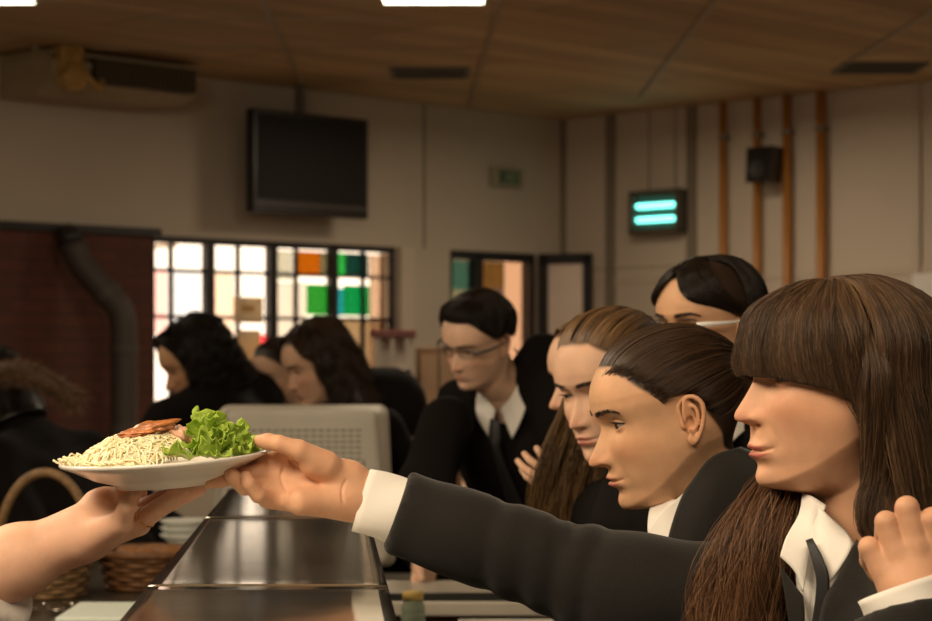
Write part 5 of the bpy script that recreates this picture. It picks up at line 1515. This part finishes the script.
creR = [([(318, 484), (303, 474), (291, 462), (290, 451)], 0.0018),
        ([(288, 494), (283, 485), (281, 476), (284, 467)], 0.0010),
        ([(346, 480), (342, 490), (343, 503)], 0.0008)]
foreR = [(W(346, 491, 2.343), 0.0215), (W(364, 499, 2.345), 0.0225), (W(400, 512, 2.345), 0.0245), (W(450, 532, 2.345), 0.028)]
handR = hand_mesh([], palmR, fingR, thumbR, foreR, kp=0.010, h=0.0012, creases=creR)
# left hand: a fist at the near shoulder, back of the hand to the camera
def L(px, py, d, r): return (W(px, py, d), r)
q_ = 1.96
palmL = [(W(908, 590, q_), W(882, 566, q_ + .006), 0.019, 0.0125), (W(914, 590, q_), W(897, 553, q_), 0.020, 0.0130), (W(922, 590, q_), W(916, 546, q_ - .002), 0.020, 0.0135), (W(928, 590, q_ + .004), W(936, 548, q_), 0.019, 0.0130)]
fingL = [[L(882, 566, q_ + .004, .0125), L(869, 547, q_ + .004, .0098), L(869, 560, q_ + .026, .0088), L(876, 574, q_ + .034, .0078)],
         [L(897, 553, q_, .0130), L(886, 522, q_, .0104), L(884, 540, q_ + .028, .0094), L(890, 556, q_ + .036, .0082)],
         [L(916, 546, q_ - .002, .0135), L(907, 508, q_ - .002, .0112), L(903, 528, q_ + .028, .0098), L(908, 546, q_ + .036, .0084)],
         [L(936, 548, q_, .0130), L(932, 519, q_ - .006, .0108), L(922, 524, q_ + .024, .0096), L(924, 540, q_ + .034, .0082)]]
thumbL = [L(938, 588, q_ + .004, .018), L(950, 560, q_ + .02, .0130), L(944, 540, q_ + .035, .0108), L(932, 532, q_ + .045, .0090)]
foreL = [(W(908, 590, q_), 0.0235), (W(918, 625, q_ - .01), 0.027), (W(932, 680, q_ - .03), 0.030)]
handL = hand_mesh([], palmL, fingL, thumbL, foreL, kp=0.009, h=0.0013, kf=0.0012)
SA = W(872, 572, 2.19)
shR = W(812, 606, 2.335); shL = W(905, 612, 2.02)
A, bodyA, bfA, _ = person('long haired young woman with a straight fringe reaching out for the plate, black blazer', hfA, skin_a, None, 186, 0, 1.0,
    arms=([shL, W(955, 800, 1.90), W(908, 608, 1.952)], [shR, W(620, 590, 2.36), W(396, 510, 2.345)]), S=SA, hands=(handL, handR), headkw=dict(smile=0.8, nose=1.0, nosew=1.1, chin=0.5, crown=0.84, ndz=3.5, mdz=-3.5, lips=1.3, fat=1.03), hres=(250, 280), jm=m_jacket, res=0.006, eye_open=0.55, look=(0, 12), shirt=False, kjacket='jacket', amp=0.006,
    jacket_extra=(), sleeve_r=(0.066, 0.056, 0.047))
HA = Hair(hfA)
# crown: from the parting down over the near side, the back and the far side
def sideA(s_, azs, zend, seed, n, off=12, fx=0, solid=6):
    g = []
    for az in azs:
        p0 = np.array([12 - 22 * (az - 60) / 120, 3.0 * s_, 12 + 93 * SKC[0] + off * 0.5])
        q = SK(az, -15, off + 4); m2 = np.array([math.cos(math.radians(az)), math.sin(math.radians(az)), 0])
        P = [p0, SK(az, 62, off), SK(az, 32, off + 2), SK(az, 5, off + 4), q + [0, 0, -8], q + m2 * 6 + [fx * .3, 0, -75], q + m2 * 12 + [fx, 0, zend - q[2]]]
        g.append([np.array(p) * [1, s_, 1] for p in P])
    HA.sheet(g if s_ > 0 else g[::-1], n, solid=solid, thick=13, seed=seed, jit=3.2, width=0.42, clump=0.55, nclump=80, wave=2.5)
sideA(1, [90, 96, 104, 114, 126, 140, 155, 170, 180], -200, 1, 9000, off=11, fx=-25)
sideA(-1, [74, 84, 95, 115, 135, 155, 170, 180], -180, 2, 2500, off=8)
# curl lying over the near collar
g = []
for t in np.linspace(0, 1, 6):
    a = SK(80 + 12 * t, -5, 13)
    g.append([SK(84 + 10 * t, 50, 1), a, a + [4 - 6 * t, 4, -40], np.array([10 - 18 * t, 74 + 3 * t, -95]), np.array([22 - 20 * t, 80, -125 - 10 * t]), np.array([20 - 20 * t, 84, -152 - 10 * t]), np.array([0 - 20 * t, 84, -168 - 12 * t])])
HA.sheet(g, 1500, solid=4, thick=14, seed=8, jit=3.5, width=0.42, clump=0.6, nclump=30, wave=4)
# fringe
g = []
for t in np.linspace(-1, 1, 15):
    az = 84 * t
    p0 = np.array([14 - 18 * abs(t), 8 * t, 12 + 93 * SKC[0] + 5 - 2 * abs(t)])
    low = np.interp(abs(t), [0, 0.3, 0.5, 0.7, 0.85, 1], [4, 1, -6, -14, -28, -60])
    e_ = math.cos(math.radians(az)); s2 = math.sin(math.radians(az))
    base = SK(az, 3, 8)
    g.append([p0, SK(az, 68, 7), SK(az, 46, 8.5), SK(az, 26, 10), np.array([base[0] + 1, base[1], 22]), np.array([base[0] - 1 - 3 * abs(t), base[1] * 0.99, low])])
HA.sheet(g, 7500, solid=4.0, thick=7, seed=4, jit=2.3, width=0.34, clump=0.6, nclump=90, lenvar=0.045, endtaper=0.25)
# wisps in front of the near cheek
g = [[SK(60 + 6 * t, 70, 2), SK(64 + 6 * t, 40, 12), SK(70 + 6 * t, 8, 14), np.array([20 - 8 * t, 76 + 2 * t, -20]), np.array([8 - 9 * t, 78, -55]), np.array([2 - 12 * t, 76, -90]), np.array([4 - 14 * t, 72, -125])] for t in np.linspace(0, 1, 5)]
HA.sheet(g, 420, solid=0, thick=2, seed=9, jit=4.5, width=0.34, clump=0.2, nclump=18, wave=1)
# the long lock falling in front of the far shoulder
g = []
for (x0, x1, x2, x3, x4, dd) in ((764, 742, 716, 700, 694, 2.185), (770, 752, 730, 716, 712, 2.16), (778, 764, 748, 736, 732, 2.145), (786, 776, 764, 756, 752, 2.14), (792, 786, 778, 774, 772, 2.15), (800, 794, 788, 790, 796, 2.175)):
    g.append([W(x0 + 26, 452, dd + 0.07), W(x0 + 6, 478, dd + 0.04), W(x1, 515, dd + 0.015), W(x2, 556, dd), W(x3, 600, dd), W(x4, 640, dd), W(x4 - 3, 700, dd + 0.01)])
HL = Hair(hfA)
HL.sheet(g, 5600, solid=4, world=True, thick=26, seed=12, jit=5.5, width=0.40, clump=0.55, nclump=60, wave=5, wf=12, base_rnd=0.1, lenvar=0.05)
HL.sheet(g, 500, solid=0, world=True, thick=50, seed=14, jit=13, width=0.30, clump=0.1, nclump=20, wave=3)
HL.build('hair_lock', HM['auburn'], bodyA)['label'] = 'lighter reddish lock of hair falling in front'
HA.build('hair', HM['chestnut'], bodyA)
# cuffs
def cuff(name, a, b, ra, rb, flat, up, parent, th=0.0025, m=None, n=40, k=7, wob=0.0015):
    a = np.array(a); b = np.array(b); T = (b - a) / np.linalg.norm(b - a)
    u = np.array(up, float); u -= T * (u @ T); u /= np.linalg.norm(u); v = np.cross(T, u)
    rows = []
    prof = [(0, ra), (0.5, (ra + rb) / 2), (1, rb)]
    V = []
    def ring(t, r): return [a + (b - a) * t + (math.cos(q) * u * r + math.sin(q) * v * r * flat) * (1 + wob / r * math.sin(3 * q + 4 * t)) for q in np.linspace(0, 2 * math.pi, n, endpoint=False)]
    outer = [(t, ra + (rb - ra) * t) for t in np.linspace(0, 1, k)]; inner = [(t, r - th) for t, r in outer[::-1]]
    seq = outer + inner
    for t, r in seq: V += ring(t, r)
    m_ = len(seq); Fc = []
    for i in range(m_):
        i2 = (i + 1) % m_
        for j_ in range(n): Fc.append([i * n + j_, i * n + (j_ + 1) % n, i2 * n + (j_ + 1) % n, i2 * n + j_])
    return mesh_obj(name, V, Fc, m or m_shirt, parent)
cuff('shirt_cuff', W(361, 500, 2.345), W(404, 513, 2.345), 0.0360, 0.0385, 0.80, (0.35, 0, 1), A)
cuff('shirt_cuff', W(899, 588, 1.958), W(912, 622, 1.950), 0.0405, 0.0420, 0.8, (1, 0, 0.37), A)
# shirt: collar flaps and front, tie, lapels
def Wl(pts): return [W(*p) for p in pts]
sheet('shirt_collar', [Wl([(803, 494, 2.155), (799, 515, 2.12), (786, 538, 2.095), (780, 556, 2.085)]), Wl([(812, 497, 2.135), (811, 518, 2.105), (806, 542, 2.088), (795, 572, 2.078)]), Wl([(826, 506, 2.12), (819, 525, 2.100), (811, 541, 2.088), (803, 592, 2.075)])], m_shirt, A, 0.0025, 16, 16)
sheet('shirt_collar', [Wl([(811, 496, 2.150), (813, 512, 2.115), (812, 528, 2.095), (811, 542, 2.085)]), Wl([(824, 512, 2.11), (826, 532, 2.085), (824, 548, 2.075), (820, 566, 2.070)]), Wl([(846, 532, 2.10), (852, 545, 2.07), (842, 565, 2.060), (828, 584, 2.060)])], m_shirt, A, 0.0025, 16, 16)
sheet('shirt_front', [Wl([(796, 540, 2.125), (797, 575, 2.115), (800, 625, 2.105), (800, 700, 2.10)]), Wl([(818, 540, 2.10), (814, 575, 2.09), (812, 625, 2.085), (808, 700, 2.08)]), Wl([(858, 543, 2.095), (846, 590, 2.090), (826, 625, 2.075), (812, 700, 2.075)])], m_shirt, A, 0.003, 12, 16)
sheet('tie', [Wl([(806, 541, 2.076), (814, 564, 2.062), (817, 588, 2.058), (810, 640, 2.064), (804, 700, 2.066)]), Wl([(813, 539, 2.074), (823, 560, 2.056), (829, 584, 2.050), (826, 640, 2.058), (822, 700, 2.060)])], m_tie, A, 0.004, 8, 20)
sheet('lapel', [Wl([(780, 566, 2.092), (786, 600, 2.08), (792, 640, 2.075), (796, 720, 2.07)]), Wl([(803, 596, 2.074), (804, 612, 2.070), (804, 650, 2.068), (802, 720, 2.066)]),], m_jacket, A, 0.005, 8, 20)
sheet('lapel', [Wl([(856, 540, 2.075), (838, 578, 2.052), (822, 610, 2.050), (812, 700, 2.055)]), Wl([(874, 556, 2.065), (866, 590, 2.030), (846, 625, 2.030), (826, 700, 2.04)]), Wl([(890, 560, 2.04), (890, 600, 1.99), (880, 640, 1.99), (860, 700, 2.0)])], m_jacket, A, 0.005, 12, 20)

# ================= B: the girl with hair pulled back =================
SKC[0] = 0.93
hfB = HeadFrame(W(669, 409, 2.62), 188, 15, 0, 1.0, npitch=17)
B_, bodyB, bfB, _ = person('young woman in profile with dark hair pulled back tight, ear showing, mouth slightly open', hfB, skin_b, None, 192, 14, 1.0, headkw=dict(nose=1.12, lips=1.35, crown=0.93, fat=1.03), hres=(250, 280), jm=m_jacket, res=0.008, eye_open=1.05, look=(4, 8), shirt=False, arms=(None, None))
HB = Hair(hfB)
def pulled(H, azs, els, G, n, seed, off=6, solid=4, via=None, **k):
    g = []
    def dv(az, el): az, el = math.radians(az), math.radians(el); return np.array([math.cos(el) * math.cos(az), math.cos(el) * math.sin(az), math.sin(el)])
    e = dv(180, G)
    for az, el in zip(azs, els):
        a = dv(az, el - 1.5); om = math.acos(max(-1, min(1, float(a @ e)))); P = [SK(az, el, 0.5)]
        for t in (0.10, 0.25, 0.45, 0.65, 0.85):
            q = (math.sin((1 - t) * om) * a + math.sin(t * om) * e) / math.sin(om)
            if abs(az) > 60: q = q + np.array([0, 0, 0.10 * math.sin(math.pi * t) * (1 if el > -10 else -0.5)])
            q /= np.linalg.norm(q)
            P.append(SK(math.degrees(math.atan2(q[1], q[0])), math.degrees(math.asin(q[2])), off * min(1, 0.45 + 2.5 * t)))
        P.append(SK(180, G, off + 2))
        g.append(P)
    H.sheet(g, n, solid=solid, thick=5, seed=seed, **k)
for s_ in (1, -1):
    az = [2, 12, 24, 36, 48, 60, 72, 84, 96, 106, 116, 128, 142]; el = [34, 34, 33, 28, 21, 12, 1, -2, -1, -14, -30, -44, -56]
    if s_ > 0: pulled(HB, az, el, 2, 6500 if s_ > 0 else 2500, 3, width=0.40, jit=1.0, clump=0.5, nclump=90, lenvar=0.0, endtaper=0.9)
    else: pulled(HB, [-a for a in az][::-1], el[::-1], 2, 2500, 5, width=0.40, jit=1.0, clump=0.5, nclump=70, lenvar=0.0, endtaper=0.9)
# baby hairs at the hairline
g = [[SK(a, e, 1.5), SK(a + 10, e + 6, 4), SK(a + 22, e + 10, 7)] for a, e in ((15, 26), (30, 24), (45, 17), (56, 9), (66, 0), (72, -8))]
HB.sheet(g, 260, solid=0, thick=3, seed=6, jit=2.5, width=0.25, clump=0.4, nclump=30, lenvar=0.3, endtaper=0.1)
# ponytail
for q, (dy, n_) in enumerate(((0, 3000),)):
    g = []
    for a in np.linspace(-150, 150, 9):
        ca, sa = math.cos(math.radians(a)), math.sin(math.radians(a))
        g.append([np.array([-104, 6 * sa, 24 + 8 * ca]), np.array([-116, 16 * sa, 26 + 15 * ca]), np.array([-132, 24 * sa, 8 + 17 * ca]), np.array([-140 - 8 * ca, 26 * sa, -30]), np.array([-128 - 14 * ca, 26 * sa, -75]), np.array([-112 - 14 * ca, 22 * sa, -120]), np.array([-100 - 10 * ca, 16 * sa, -165])])
    HB.sheet(g, n_, solid=4, thick=16, seed=21, jit=4, width=0.42, clump=0.5, nclump=40, wave=4)
HB.build('hair', HM['dark'], bodyB)
tb_ = np.array([[-106, 12 * math.cos(a), 24 + 12 * math.sin(a)] for a in np.linspace(0, 2 * math.pi, 25)])
Vt, Ft = tube_mesh(hfB.w(tb_), 0.0035, 8, False); mesh_obj('hair_tie', Vt, Ft, m_tie, bodyB)
# her collar
sheet('blazer_collar', [Wl([(740, 448, 2.56), (712, 458, 2.535), (694, 480, 2.515), (682, 499, 2.505), (670, 535, 2.50), (664, 570, 2.50)]), Wl([(756, 455, 2.56), (730, 470, 2.52), (712, 495, 2.49), (700, 520, 2.48), (690, 550, 2.48), (684, 590, 2.48)]), Wl([(775, 465, 2.56), (755, 490, 2.51), (738, 515, 2.48), (722, 540, 2.47), (710, 570, 2.47), (704, 600, 2.47)])], m_jacket, B_, 0.006, 14, 24)
sheet('shirt_collar', [Wl([(692, 486, 2.58), (676, 500, 2.555), (662, 512, 2.545), (649, 530, 2.545)]), Wl([(698, 502, 2.56), (682, 520, 2.535), (668, 540, 2.525), (655, 560, 2.53)])], m_shirt, B_, 0.0025, 14, 16)
sheet('shirt_collar', [Wl([(655, 499, 2.62), (651, 507, 2.60), (649, 515, 2.585), (648, 530, 2.57)]), Wl([(676, 500, 2.58), (666, 515, 2.56), (658, 530, 2.55), (652, 552, 2.545)])], m_shirt, B_, 0.0025, 12, 14)

SKC[0] = 1.0
# ================= C: glasses with white temples =================
hfC = HeadFrame(W(710, 322, 3.55), 218, 6, 0, 1.0, npitch=8)
C_, bodyC, bfC, _ = person('young woman with black hair and white-armed glasses behind the others, face half hidden', hfC, skin_b, None, 215, 4, 1.0, hres=(150, 170), eye_open=0.8, look=(0, 8))
H = Hair(hfC)
hair_long(H, -190, 94, 296, 3800, off=11, seed=3, part=-14, thick=9, width=0.6, curtain=(2, 50, 24), drop_az=96)
H.build('hair', HM['black'], bodyC)
def glasses(hf, parent, rim, temple, rx=24, rz=15.5, rimless=False):
    """spectacles worn on the face: rims, lenses, bridge and two arms"""
    g = empty('eyeglasses', (0, 0, 0)); COL.objects.unlink(g); bpy.data.objects.remove(g)
    b = MB()
    for s_ in (1, -1):
        P = np.array([[90 - 0.010 * (abs(y_) ** 2) * 0.35, y_ * s_, z_] for y_, z_ in [(33 + rx * math.copysign(abs(math.cos(a)) ** 0.75, math.cos(a)), -3 + rz * math.copysign(abs(math.sin(a)) ** 0.8, math.sin(a))) for a in np.linspace(0, 2 * math.pi, 33)]])
        v, f = tube_mesh(hf.w(P), 0.0010, 8, False); b.add(v, f)
    v, f = tube_mesh(hf.w([(90, 9, 2), (93, 4, 5), (93, -4, 5), (90, -9, 2)]), 0.0011, 8); b.add(v, f)
    b.build('eyeglasses', rim, parent, smooth=True)
    gl = parent.children[-1] if False else [c for c in parent.children if c.name.startswith('eyeglasses')][-1]
    for s_ in (1, -1):
        G = np.zeros((5, 12, 3))
        P = [hf.w([(88, 58 * s_, 3), (70, 76 * s_, 3), (40, 88 * s_, 2), (5, 90 * s_, 2), (-8, 88 * s_, -6)])]
        pts = cr(P[0], 14)
        up = hf.w((0, 0, 1)) - hf.w((0, 0, 0)); up /= np.linalg.norm(up)
        hts = np.interp(np.arange(14), [0, 2, 10, 13], [8.0, 8.0, 3.5, 2.5]) / 1000
        rows = [[p + up * h * t for p, h in zip(pts, hts)] for t in (-0.5, 0, 0.5)]
        v, f = solid_sheet(np.array(rows), 0.0022)
        o = mesh_obj('temple_arm', v, f, temple, parent)
        ln = []
        for a in np.linspace(0, 2 * math.pi, 32, endpoint=False):
            y_ = 33 + (rx - 0.5) * math.copysign(abs(math.cos(a)) ** 0.75, math.cos(a)); z_ = -3 + (rz - 0.5) * math.copysign(abs(math.sin(a)) ** 0.8, math.sin(a)); ln.append((90 - 0.0035 * y_ ** 2, y_ * s_, z_))
        ln = hf.w(ln); fw = hf.w((1, 0, 0)) - hf.w((0, 0, 0)); fw = fw / np.linalg.norm(fw) * 0.0008
        V = np.vstack([ln, ln - fw]); n = 32
        Fc = [list(range(n)), list(range(n, 2 * n))[::-1]] + [[i, (i + 1) % n, n + (i + 1) % n, n + i][::-1] for i in range(n)]
        mesh_obj('lens', V, Fc, lens_m, parent, smooth=False)
lens_m = thin_glass('lens', (0.93, 0.93, 0.92), 0.10)
glasses(hfC, bodyC, m_black, mat('white temple', (0.80, 0.78, 0.74), 0.3))

# ================= D: pulled-back light brown hair, three quarter view =================
hfD = HeadFrame(W(614, 381, 3.25), 222, 16, 3, 1.0, npitch=14)
D__, bodyD, bfD, _ = person('young woman with light brown hair looking down, partly hidden behind the profile', hfD, skin_d, None, 205, 8, 1.0, hres=(170, 190), eye_open=0.5, look=(0, 18), shirt=False, jacket_extra=[(hfD.neck((-16, 0, -160)), hfD.neck((-10, 0, -215)), 0.060, 0.085)])
H = Hair(hfD)
for s_ in (1, -1):
    az = [2, 12, 24, 36, 48, 60, 72, 84, 96, 106, 116, 128, 142]; el = [36, 36, 34, 29, 22, 13, 3, -2, -1, -14, -30, -44, -56]
    a2 = [a * s_ for a in az]
    if s_ < 0: a2 = a2[::-1]; el = el[::-1]
    pulled(H, a2, el, 10, 2200, 3 + s_, off=8, width=0.6, jit=1.4, clump=0.5, nclump=50, lenvar=0.0, endtaper=0.9)
H.build('hair', HM['light'], bodyD)

# ================= D2: mostly hidden, long hair to the left of D =================
hfG2 = HeadFrame(W(602, 372, 3.66), 200, 12, 0, 0.97, npitch=10)
sh2 = hfG2.neck((-34, 0, -178))
N_, bodyN, bfN, _ = person('hardly visible young woman with long wavy brown hair, standing beside the man with glasses', hfG2, skin_d, None, 200, 10, 1.0, hres=(110, 120), eye_open=0.7, shirt=False, jacket_extra=[(hfG2.neck((-16, 0, -160)), hfG2.neck((-10, 0, -215)), 0.060, 0.085)],
    arms=(None, [sh2 + [-0.02, 0.17, -0.07], W(620, 545, 3.72), W(602, 488, 3.62)]), hands=(True, place_hand(W(596, 483, 3.60), (-0.9, -0.1, 0.12), (0.3, 0.8, 0.5), False, 0.85)))
H = Hair(hfG2)
hair_long(H, -235, 62, 300, 3200, off=9, seed=13, part=0, thick=10, width=0.6, wave=6, flare=20, jit=4)
g = []
for (x0, x1, x2, x3) in ((566, 552, 540, 536), (574, 562, 552, 548), (584, 574, 566, 560), (594, 590, 584, 578), (602, 604, 604, 600)):
    g.append([W(x0 + 6, 350, 3.56), W(x0 + 2, 390, 3.50), W(x1, 430, 3.46), W(x2, 470, 3.44), W(x3, 505, 3.44), W(x3 + 3, 545, 3.45)])
H.sheet(g, 2600, solid=4, world=True, thick=26, seed=15, jit=5, width=0.6, clump=0.55, nclump=36, wave=9, base_rnd=0.1)
H.build('hair', HM['golden'], bodyN)

# ================= E: the man with glasses =================
hfE = HeadFrame(W(478, 338, 5.0), 226, 24, -8, 0.95, npitch=48)
shE = hfE.neck((-34, 0, -178))
E_, bodyE, bfE, _ = person('man with short dark hair and thin glasses bending forward, black suit and tie', hfE, skin_e, None, 236, 38, 1.16, sex='m', tie=True, front=False, hres=(150, 170), eye_open=0.45, look=(0, 22),
    arms=([W(545, 360, 5.08), W(582, 480, 4.95), W(560, 560, 4.80)], [W(447, 424, 5.06), W(424, 490, 4.90), W(424, 560, 4.72)]), headkw=dict(lips=0.8, fat=1.06))
H = Hair(hfE)
g = []
for az in np.linspace(-180, 180, 25):
    hl = np.interp(abs(az), [0, 30, 60, 80, 95, 130, 180], [40, 34, 6, -10, -6, -26, -34])
    g.append([np.array([10, 18, 108]), SK(az, 72, 10), SK(az, 52, 14), SK(az, (hl + 50) / 2, 13), SK(az, hl, 8)])
H.sheet(g, 5200, solid=6, thick=10, seed=31, jit=4.5, width=0.6, clump=0.7, nclump=60, wave=4, lenvar=0.14)
g = [[np.array([20 + 10 * t, 22, 108]), SK(50 * t, 62, 15), SK(-10 + 55 * t, 42, 16), SK(-22 + 62 * t, 32, 10)] for t in np.linspace(-1, 1, 9)]
H.sheet(g, 1500, solid=3, thick=12, seed=32, jit=4, width=0.7, clump=0.6, nclump=30, lenvar=0.08)
H.build('hair', HM['black'], bodyE)
glasses(hfE, bodyE, mat('thin metal rim', (0.25, 0.23, 0.22), 0.3, metal=1.0), mat('dark temple', (0.05, 0.05, 0.05), 0.3), rx=23, rz=13)

# ================= F, G, H: three bent heads by the window =================
hfF = HeadFrame(W(194, 360, 6.75), 203, 26, 0, 1.12, npitch=30)
F_, bodyF, bfF, _ = person('person with bushy dark hair bending left in front of the window', hfF, skin_b, None, 196, 34, 1.12, hres=(100, 110), eye_open=0.3, brow=False, jacket_extra=[(W(214, 392, 6.78), W(246, 408, 6.85), 0.10, 0.13), (W(214, 420, 6.70), W(172, 428, 6.66), 0.13, 0.10)])
H = Hair(hfF)
hair_long(H, -120, 58, 302, 3600, off=20, seed=41, thick=34, width=0.8, wave=9, wf=24, flare=34, jit=9, curtain=(14, 40), drop_az=66, solid=12)
H.build('hair', HM['black'], bodyF)
hfH = HeadFrame(W(317, 361, 6.55), 205, 24, 0, 1.10, npitch=28)
H_, bodyH, bfH, _ = person('young woman with wavy dark brown hair looking down, above the pale grey monitor', hfH, skin_d, None, 200, 30, 1.12, hres=(110, 120), eye_open=0.3, jacket_extra=[(W(350, 398, 6.62), W(388, 406, 6.70), 0.10, 0.125)])
H = Hair(hfH)
hair_long(H, -175, 64, 296, 3000, off=15, seed=45, thick=26, width=0.8, wave=8, wf=20, flare=30, jit=7, curtain=(30, 52), drop_az=78, solid=10)
H.build('hair', HM['dark'], bodyH)
hfG = HeadFrame(W(281, 372, 6.95), 218, 18, 0, 1.02, npitch=16)
G_, bodyG, bfG, _ = person('dark haired young woman whose face is half covered by the wavy haired one', hfG, skin_d, None, 200, 20, 1.05, hres=(100, 110), eye_open=0.3)
H = Hair(hfG)
for s_ in (1, -1):
    az = [2, 24, 48, 60, 72, 84, 106, 128, 142]; el = [34, 33, 21, 12, 1, -2, -14, -44, -56]
    a2 = [a * s_ for a in az]
    if s_ < 0: a2 = a2[::-1]; el = el[::-1]
    pulled(H, a2, el, 5, 2200, 53 + s_, off=8, width=0.9, jit=1.4, nclump=30, lenvar=0.0, endtaper=0.9)
H.build('hair', HM['black'], bodyG)

# ================= I: dark coated person at the far left, turned away =================
hfI = HeadFrame(W(-8, 392, 6.1), 150, 30, 0, 1.1, npitch=40)
I_, bodyI, bfI, _ = person('person in a dark coat with a fur edged hood bending away at the left edge', hfI, skin_d, None, 150, 40, 1.2, hres=(80, 90), eyes=False, shirt=False, hands=(False, False), jacket_extra=[(hfI.neck((-16, 0, -140)), hfI.neck((-10, 0, -215)), 0.075, 0.10)],
    arms=(None, None))
H = Hair(hfI)
hair_long(H, -120, 60, 300, 1500, off=12, seed=61, thick=16, width=0.9, wave=6, jit=5, solid=8)
H.build('hair', HM['black'], bodyI)
rg = np.random.RandomState(9)
cc = cr([W(-6, 372, 5.98), W(22, 372, 5.90), W(50, 383, 5.88), (W(76, 402, 5.90))], 60)
Vf, Ff = tube_mesh(cc, 0.028, 10); fur_V = [Vf]; fur_F = [list(q) for q in Ff]; nf_ = len(Vf); fr_ = [np.full(nf_, 0.1)]
for i in range(1500):
    c = cc[rg.randint(0, 60)]; d = rg.normal(0, 1, 3); d /= np.linalg.norm(d); a = c + d * 0.024; L_ = rg.uniform(0.012, 0.030)
    v, f = tube_mesh([a, a + d * L_ * 0.5 + [0, 0, -0.002], a + d * L_ + [0.006, 0, -0.008]], np.array([0.0012, 0.0009, 0.0003]), 3, False)
    fur_V.append(v); fur_F += [[q + nf_ for q in ff] for ff in f]; nf_ += len(v); fr_.append(np.full(len(v), rg.uniform(0, 1)))
mesh_obj('fur_trim', np.vstack(fur_V), fur_F, hair_mat('brown fur', (0.06, 0.035, 0.02), (0.32, 0.19, 0.10), 0.7), I_, attrs={'rnd': np.concatenate(fr_)})

# ================= J: the server, only the arm reaches into the frame =================
q = 2.335
palmJ = [(W(84, 528, 2.375), W(134, 513, 2.39), 0.022, 0.0125), (W(84, 532, 2.37), W(140, 520, 2.37), 0.0235, 0.013), (W(85, 537, 2.36), W(139, 524, 2.345), 0.0235, 0.0130), (W(86, 540, 2.35), W(121, 523, 2.318), 0.0215, 0.0130),
         (W(84, 522, 2.385), W(103, 504, 2.385), 0.018, 0.0185)]
def R(px, py, d, r): return (W(px, py, d), r)
fingJ = [[R(121, 523, 2.318, .0120), R(127, 507, 2.300, .0100), R(131, 498, 2.302, .0086), R(136, 494, 2.308, .0072)],
         [R(138, 524, 2.342, .0122), R(158, 508, 2.325, .0102), R(172, 498, 2.325, .0090), R(184, 493, 2.33, .0074)],
         [R(141, 520, 2.368, .0122), R(168, 503, 2.352, .0104), R(187, 494, 2.352, .0092), R(200, 489, 2.352, .0074)],
         [R(134, 512, 2.392, .0118), R(160, 500, 2.385, .0100), R(178, 494, 2.385, .0088), R(190, 490, 2.385, .0072)]]
thumbJ = [R(98, 506, 2.39, .0185), R(106, 499, 2.40, .0135), R(124, 495, 2.41, .0108), R(140, 493, 2.41, .0085)]
foreJ = [(W(88, 534, 2.37), 0.0255), (W(60, 543, 2.37), 0.0300), (W(20, 560, 2.37), 0.0410), (W(-40, 585, 2.37), 0.0450)]
handJ = hand_mesh([], palmJ, fingJ, thumbJ, foreJ, kp=0.012, h=0.0013, kf=0.0015)
hfJ = HeadFrame(W(-400, 330, 2.45), -8, 6, 0, 1.04, npitch=8)
SJ = hfJ.neck((-34, 0, -178))
m_white = mat('white work jacket', (0.72, 0.68, 0.62), 0.8)
J_, bodyJ, bfJ, _ = person('server in a white short sleeved jacket whose bare forearm holds the plate from below', hfJ, skin_j, None, -8, 4, 1.05, hres=(100, 110), jm=m_white, shirt=False, hands=(handJ, True),
    arms=([SJ + [0.02, 0.18, -0.07], W(-95, 640, 2.40), W(0, 577, 2.37)], None), sleeve_r=(0.062, 0.060, 0.058), res=0.008)
H = Hair(hfJ)
for s_ in (1, -1):
    az = [2, 24, 48, 60, 72, 84, 106, 128, 142]; el = [34, 33, 21, 12, 1, -2, -14, -44, -56]
    a2 = [a * s_ for a in az]
    if s_ < 0: a2 = a2[::-1]; el = el[::-1]
    pulled(H, a2, el, 5, 1000, 73 + s_, off=8, width=0.9, jit=1.4, nclump=30, lenvar=0.0, endtaper=0.9)
H.build('hair', HM['dark'], bodyJ)
P = W(143, 516, 2.336); Q = W(151, 512, 2.330)
ax = (W(158, 508, 2.325) - W(138, 524, 2.342)); ax /= np.linalg.norm(ax); cR = (W(138, 524, 2.342) * 0.60 + W(158, 508, 2.325) * 0.40)
u_ = np.cross(ax, [0, 0, 1.0]); u_ /= np.linalg.norm(u_); v_ = np.cross(ax, u_)
rp = [cR + 0.0116 * (math.cos(a) * u_ + math.sin(a) * v_) for a in np.linspace(0, 2 * math.pi, 33)]
Vt, Ft = tube_mesh(rp, 0.0011, 8, False); tag(mesh_obj('ring', Vt, Ft, m_ring, None), 'thin gold ring on the finger of the hand under the plate', 'ring')
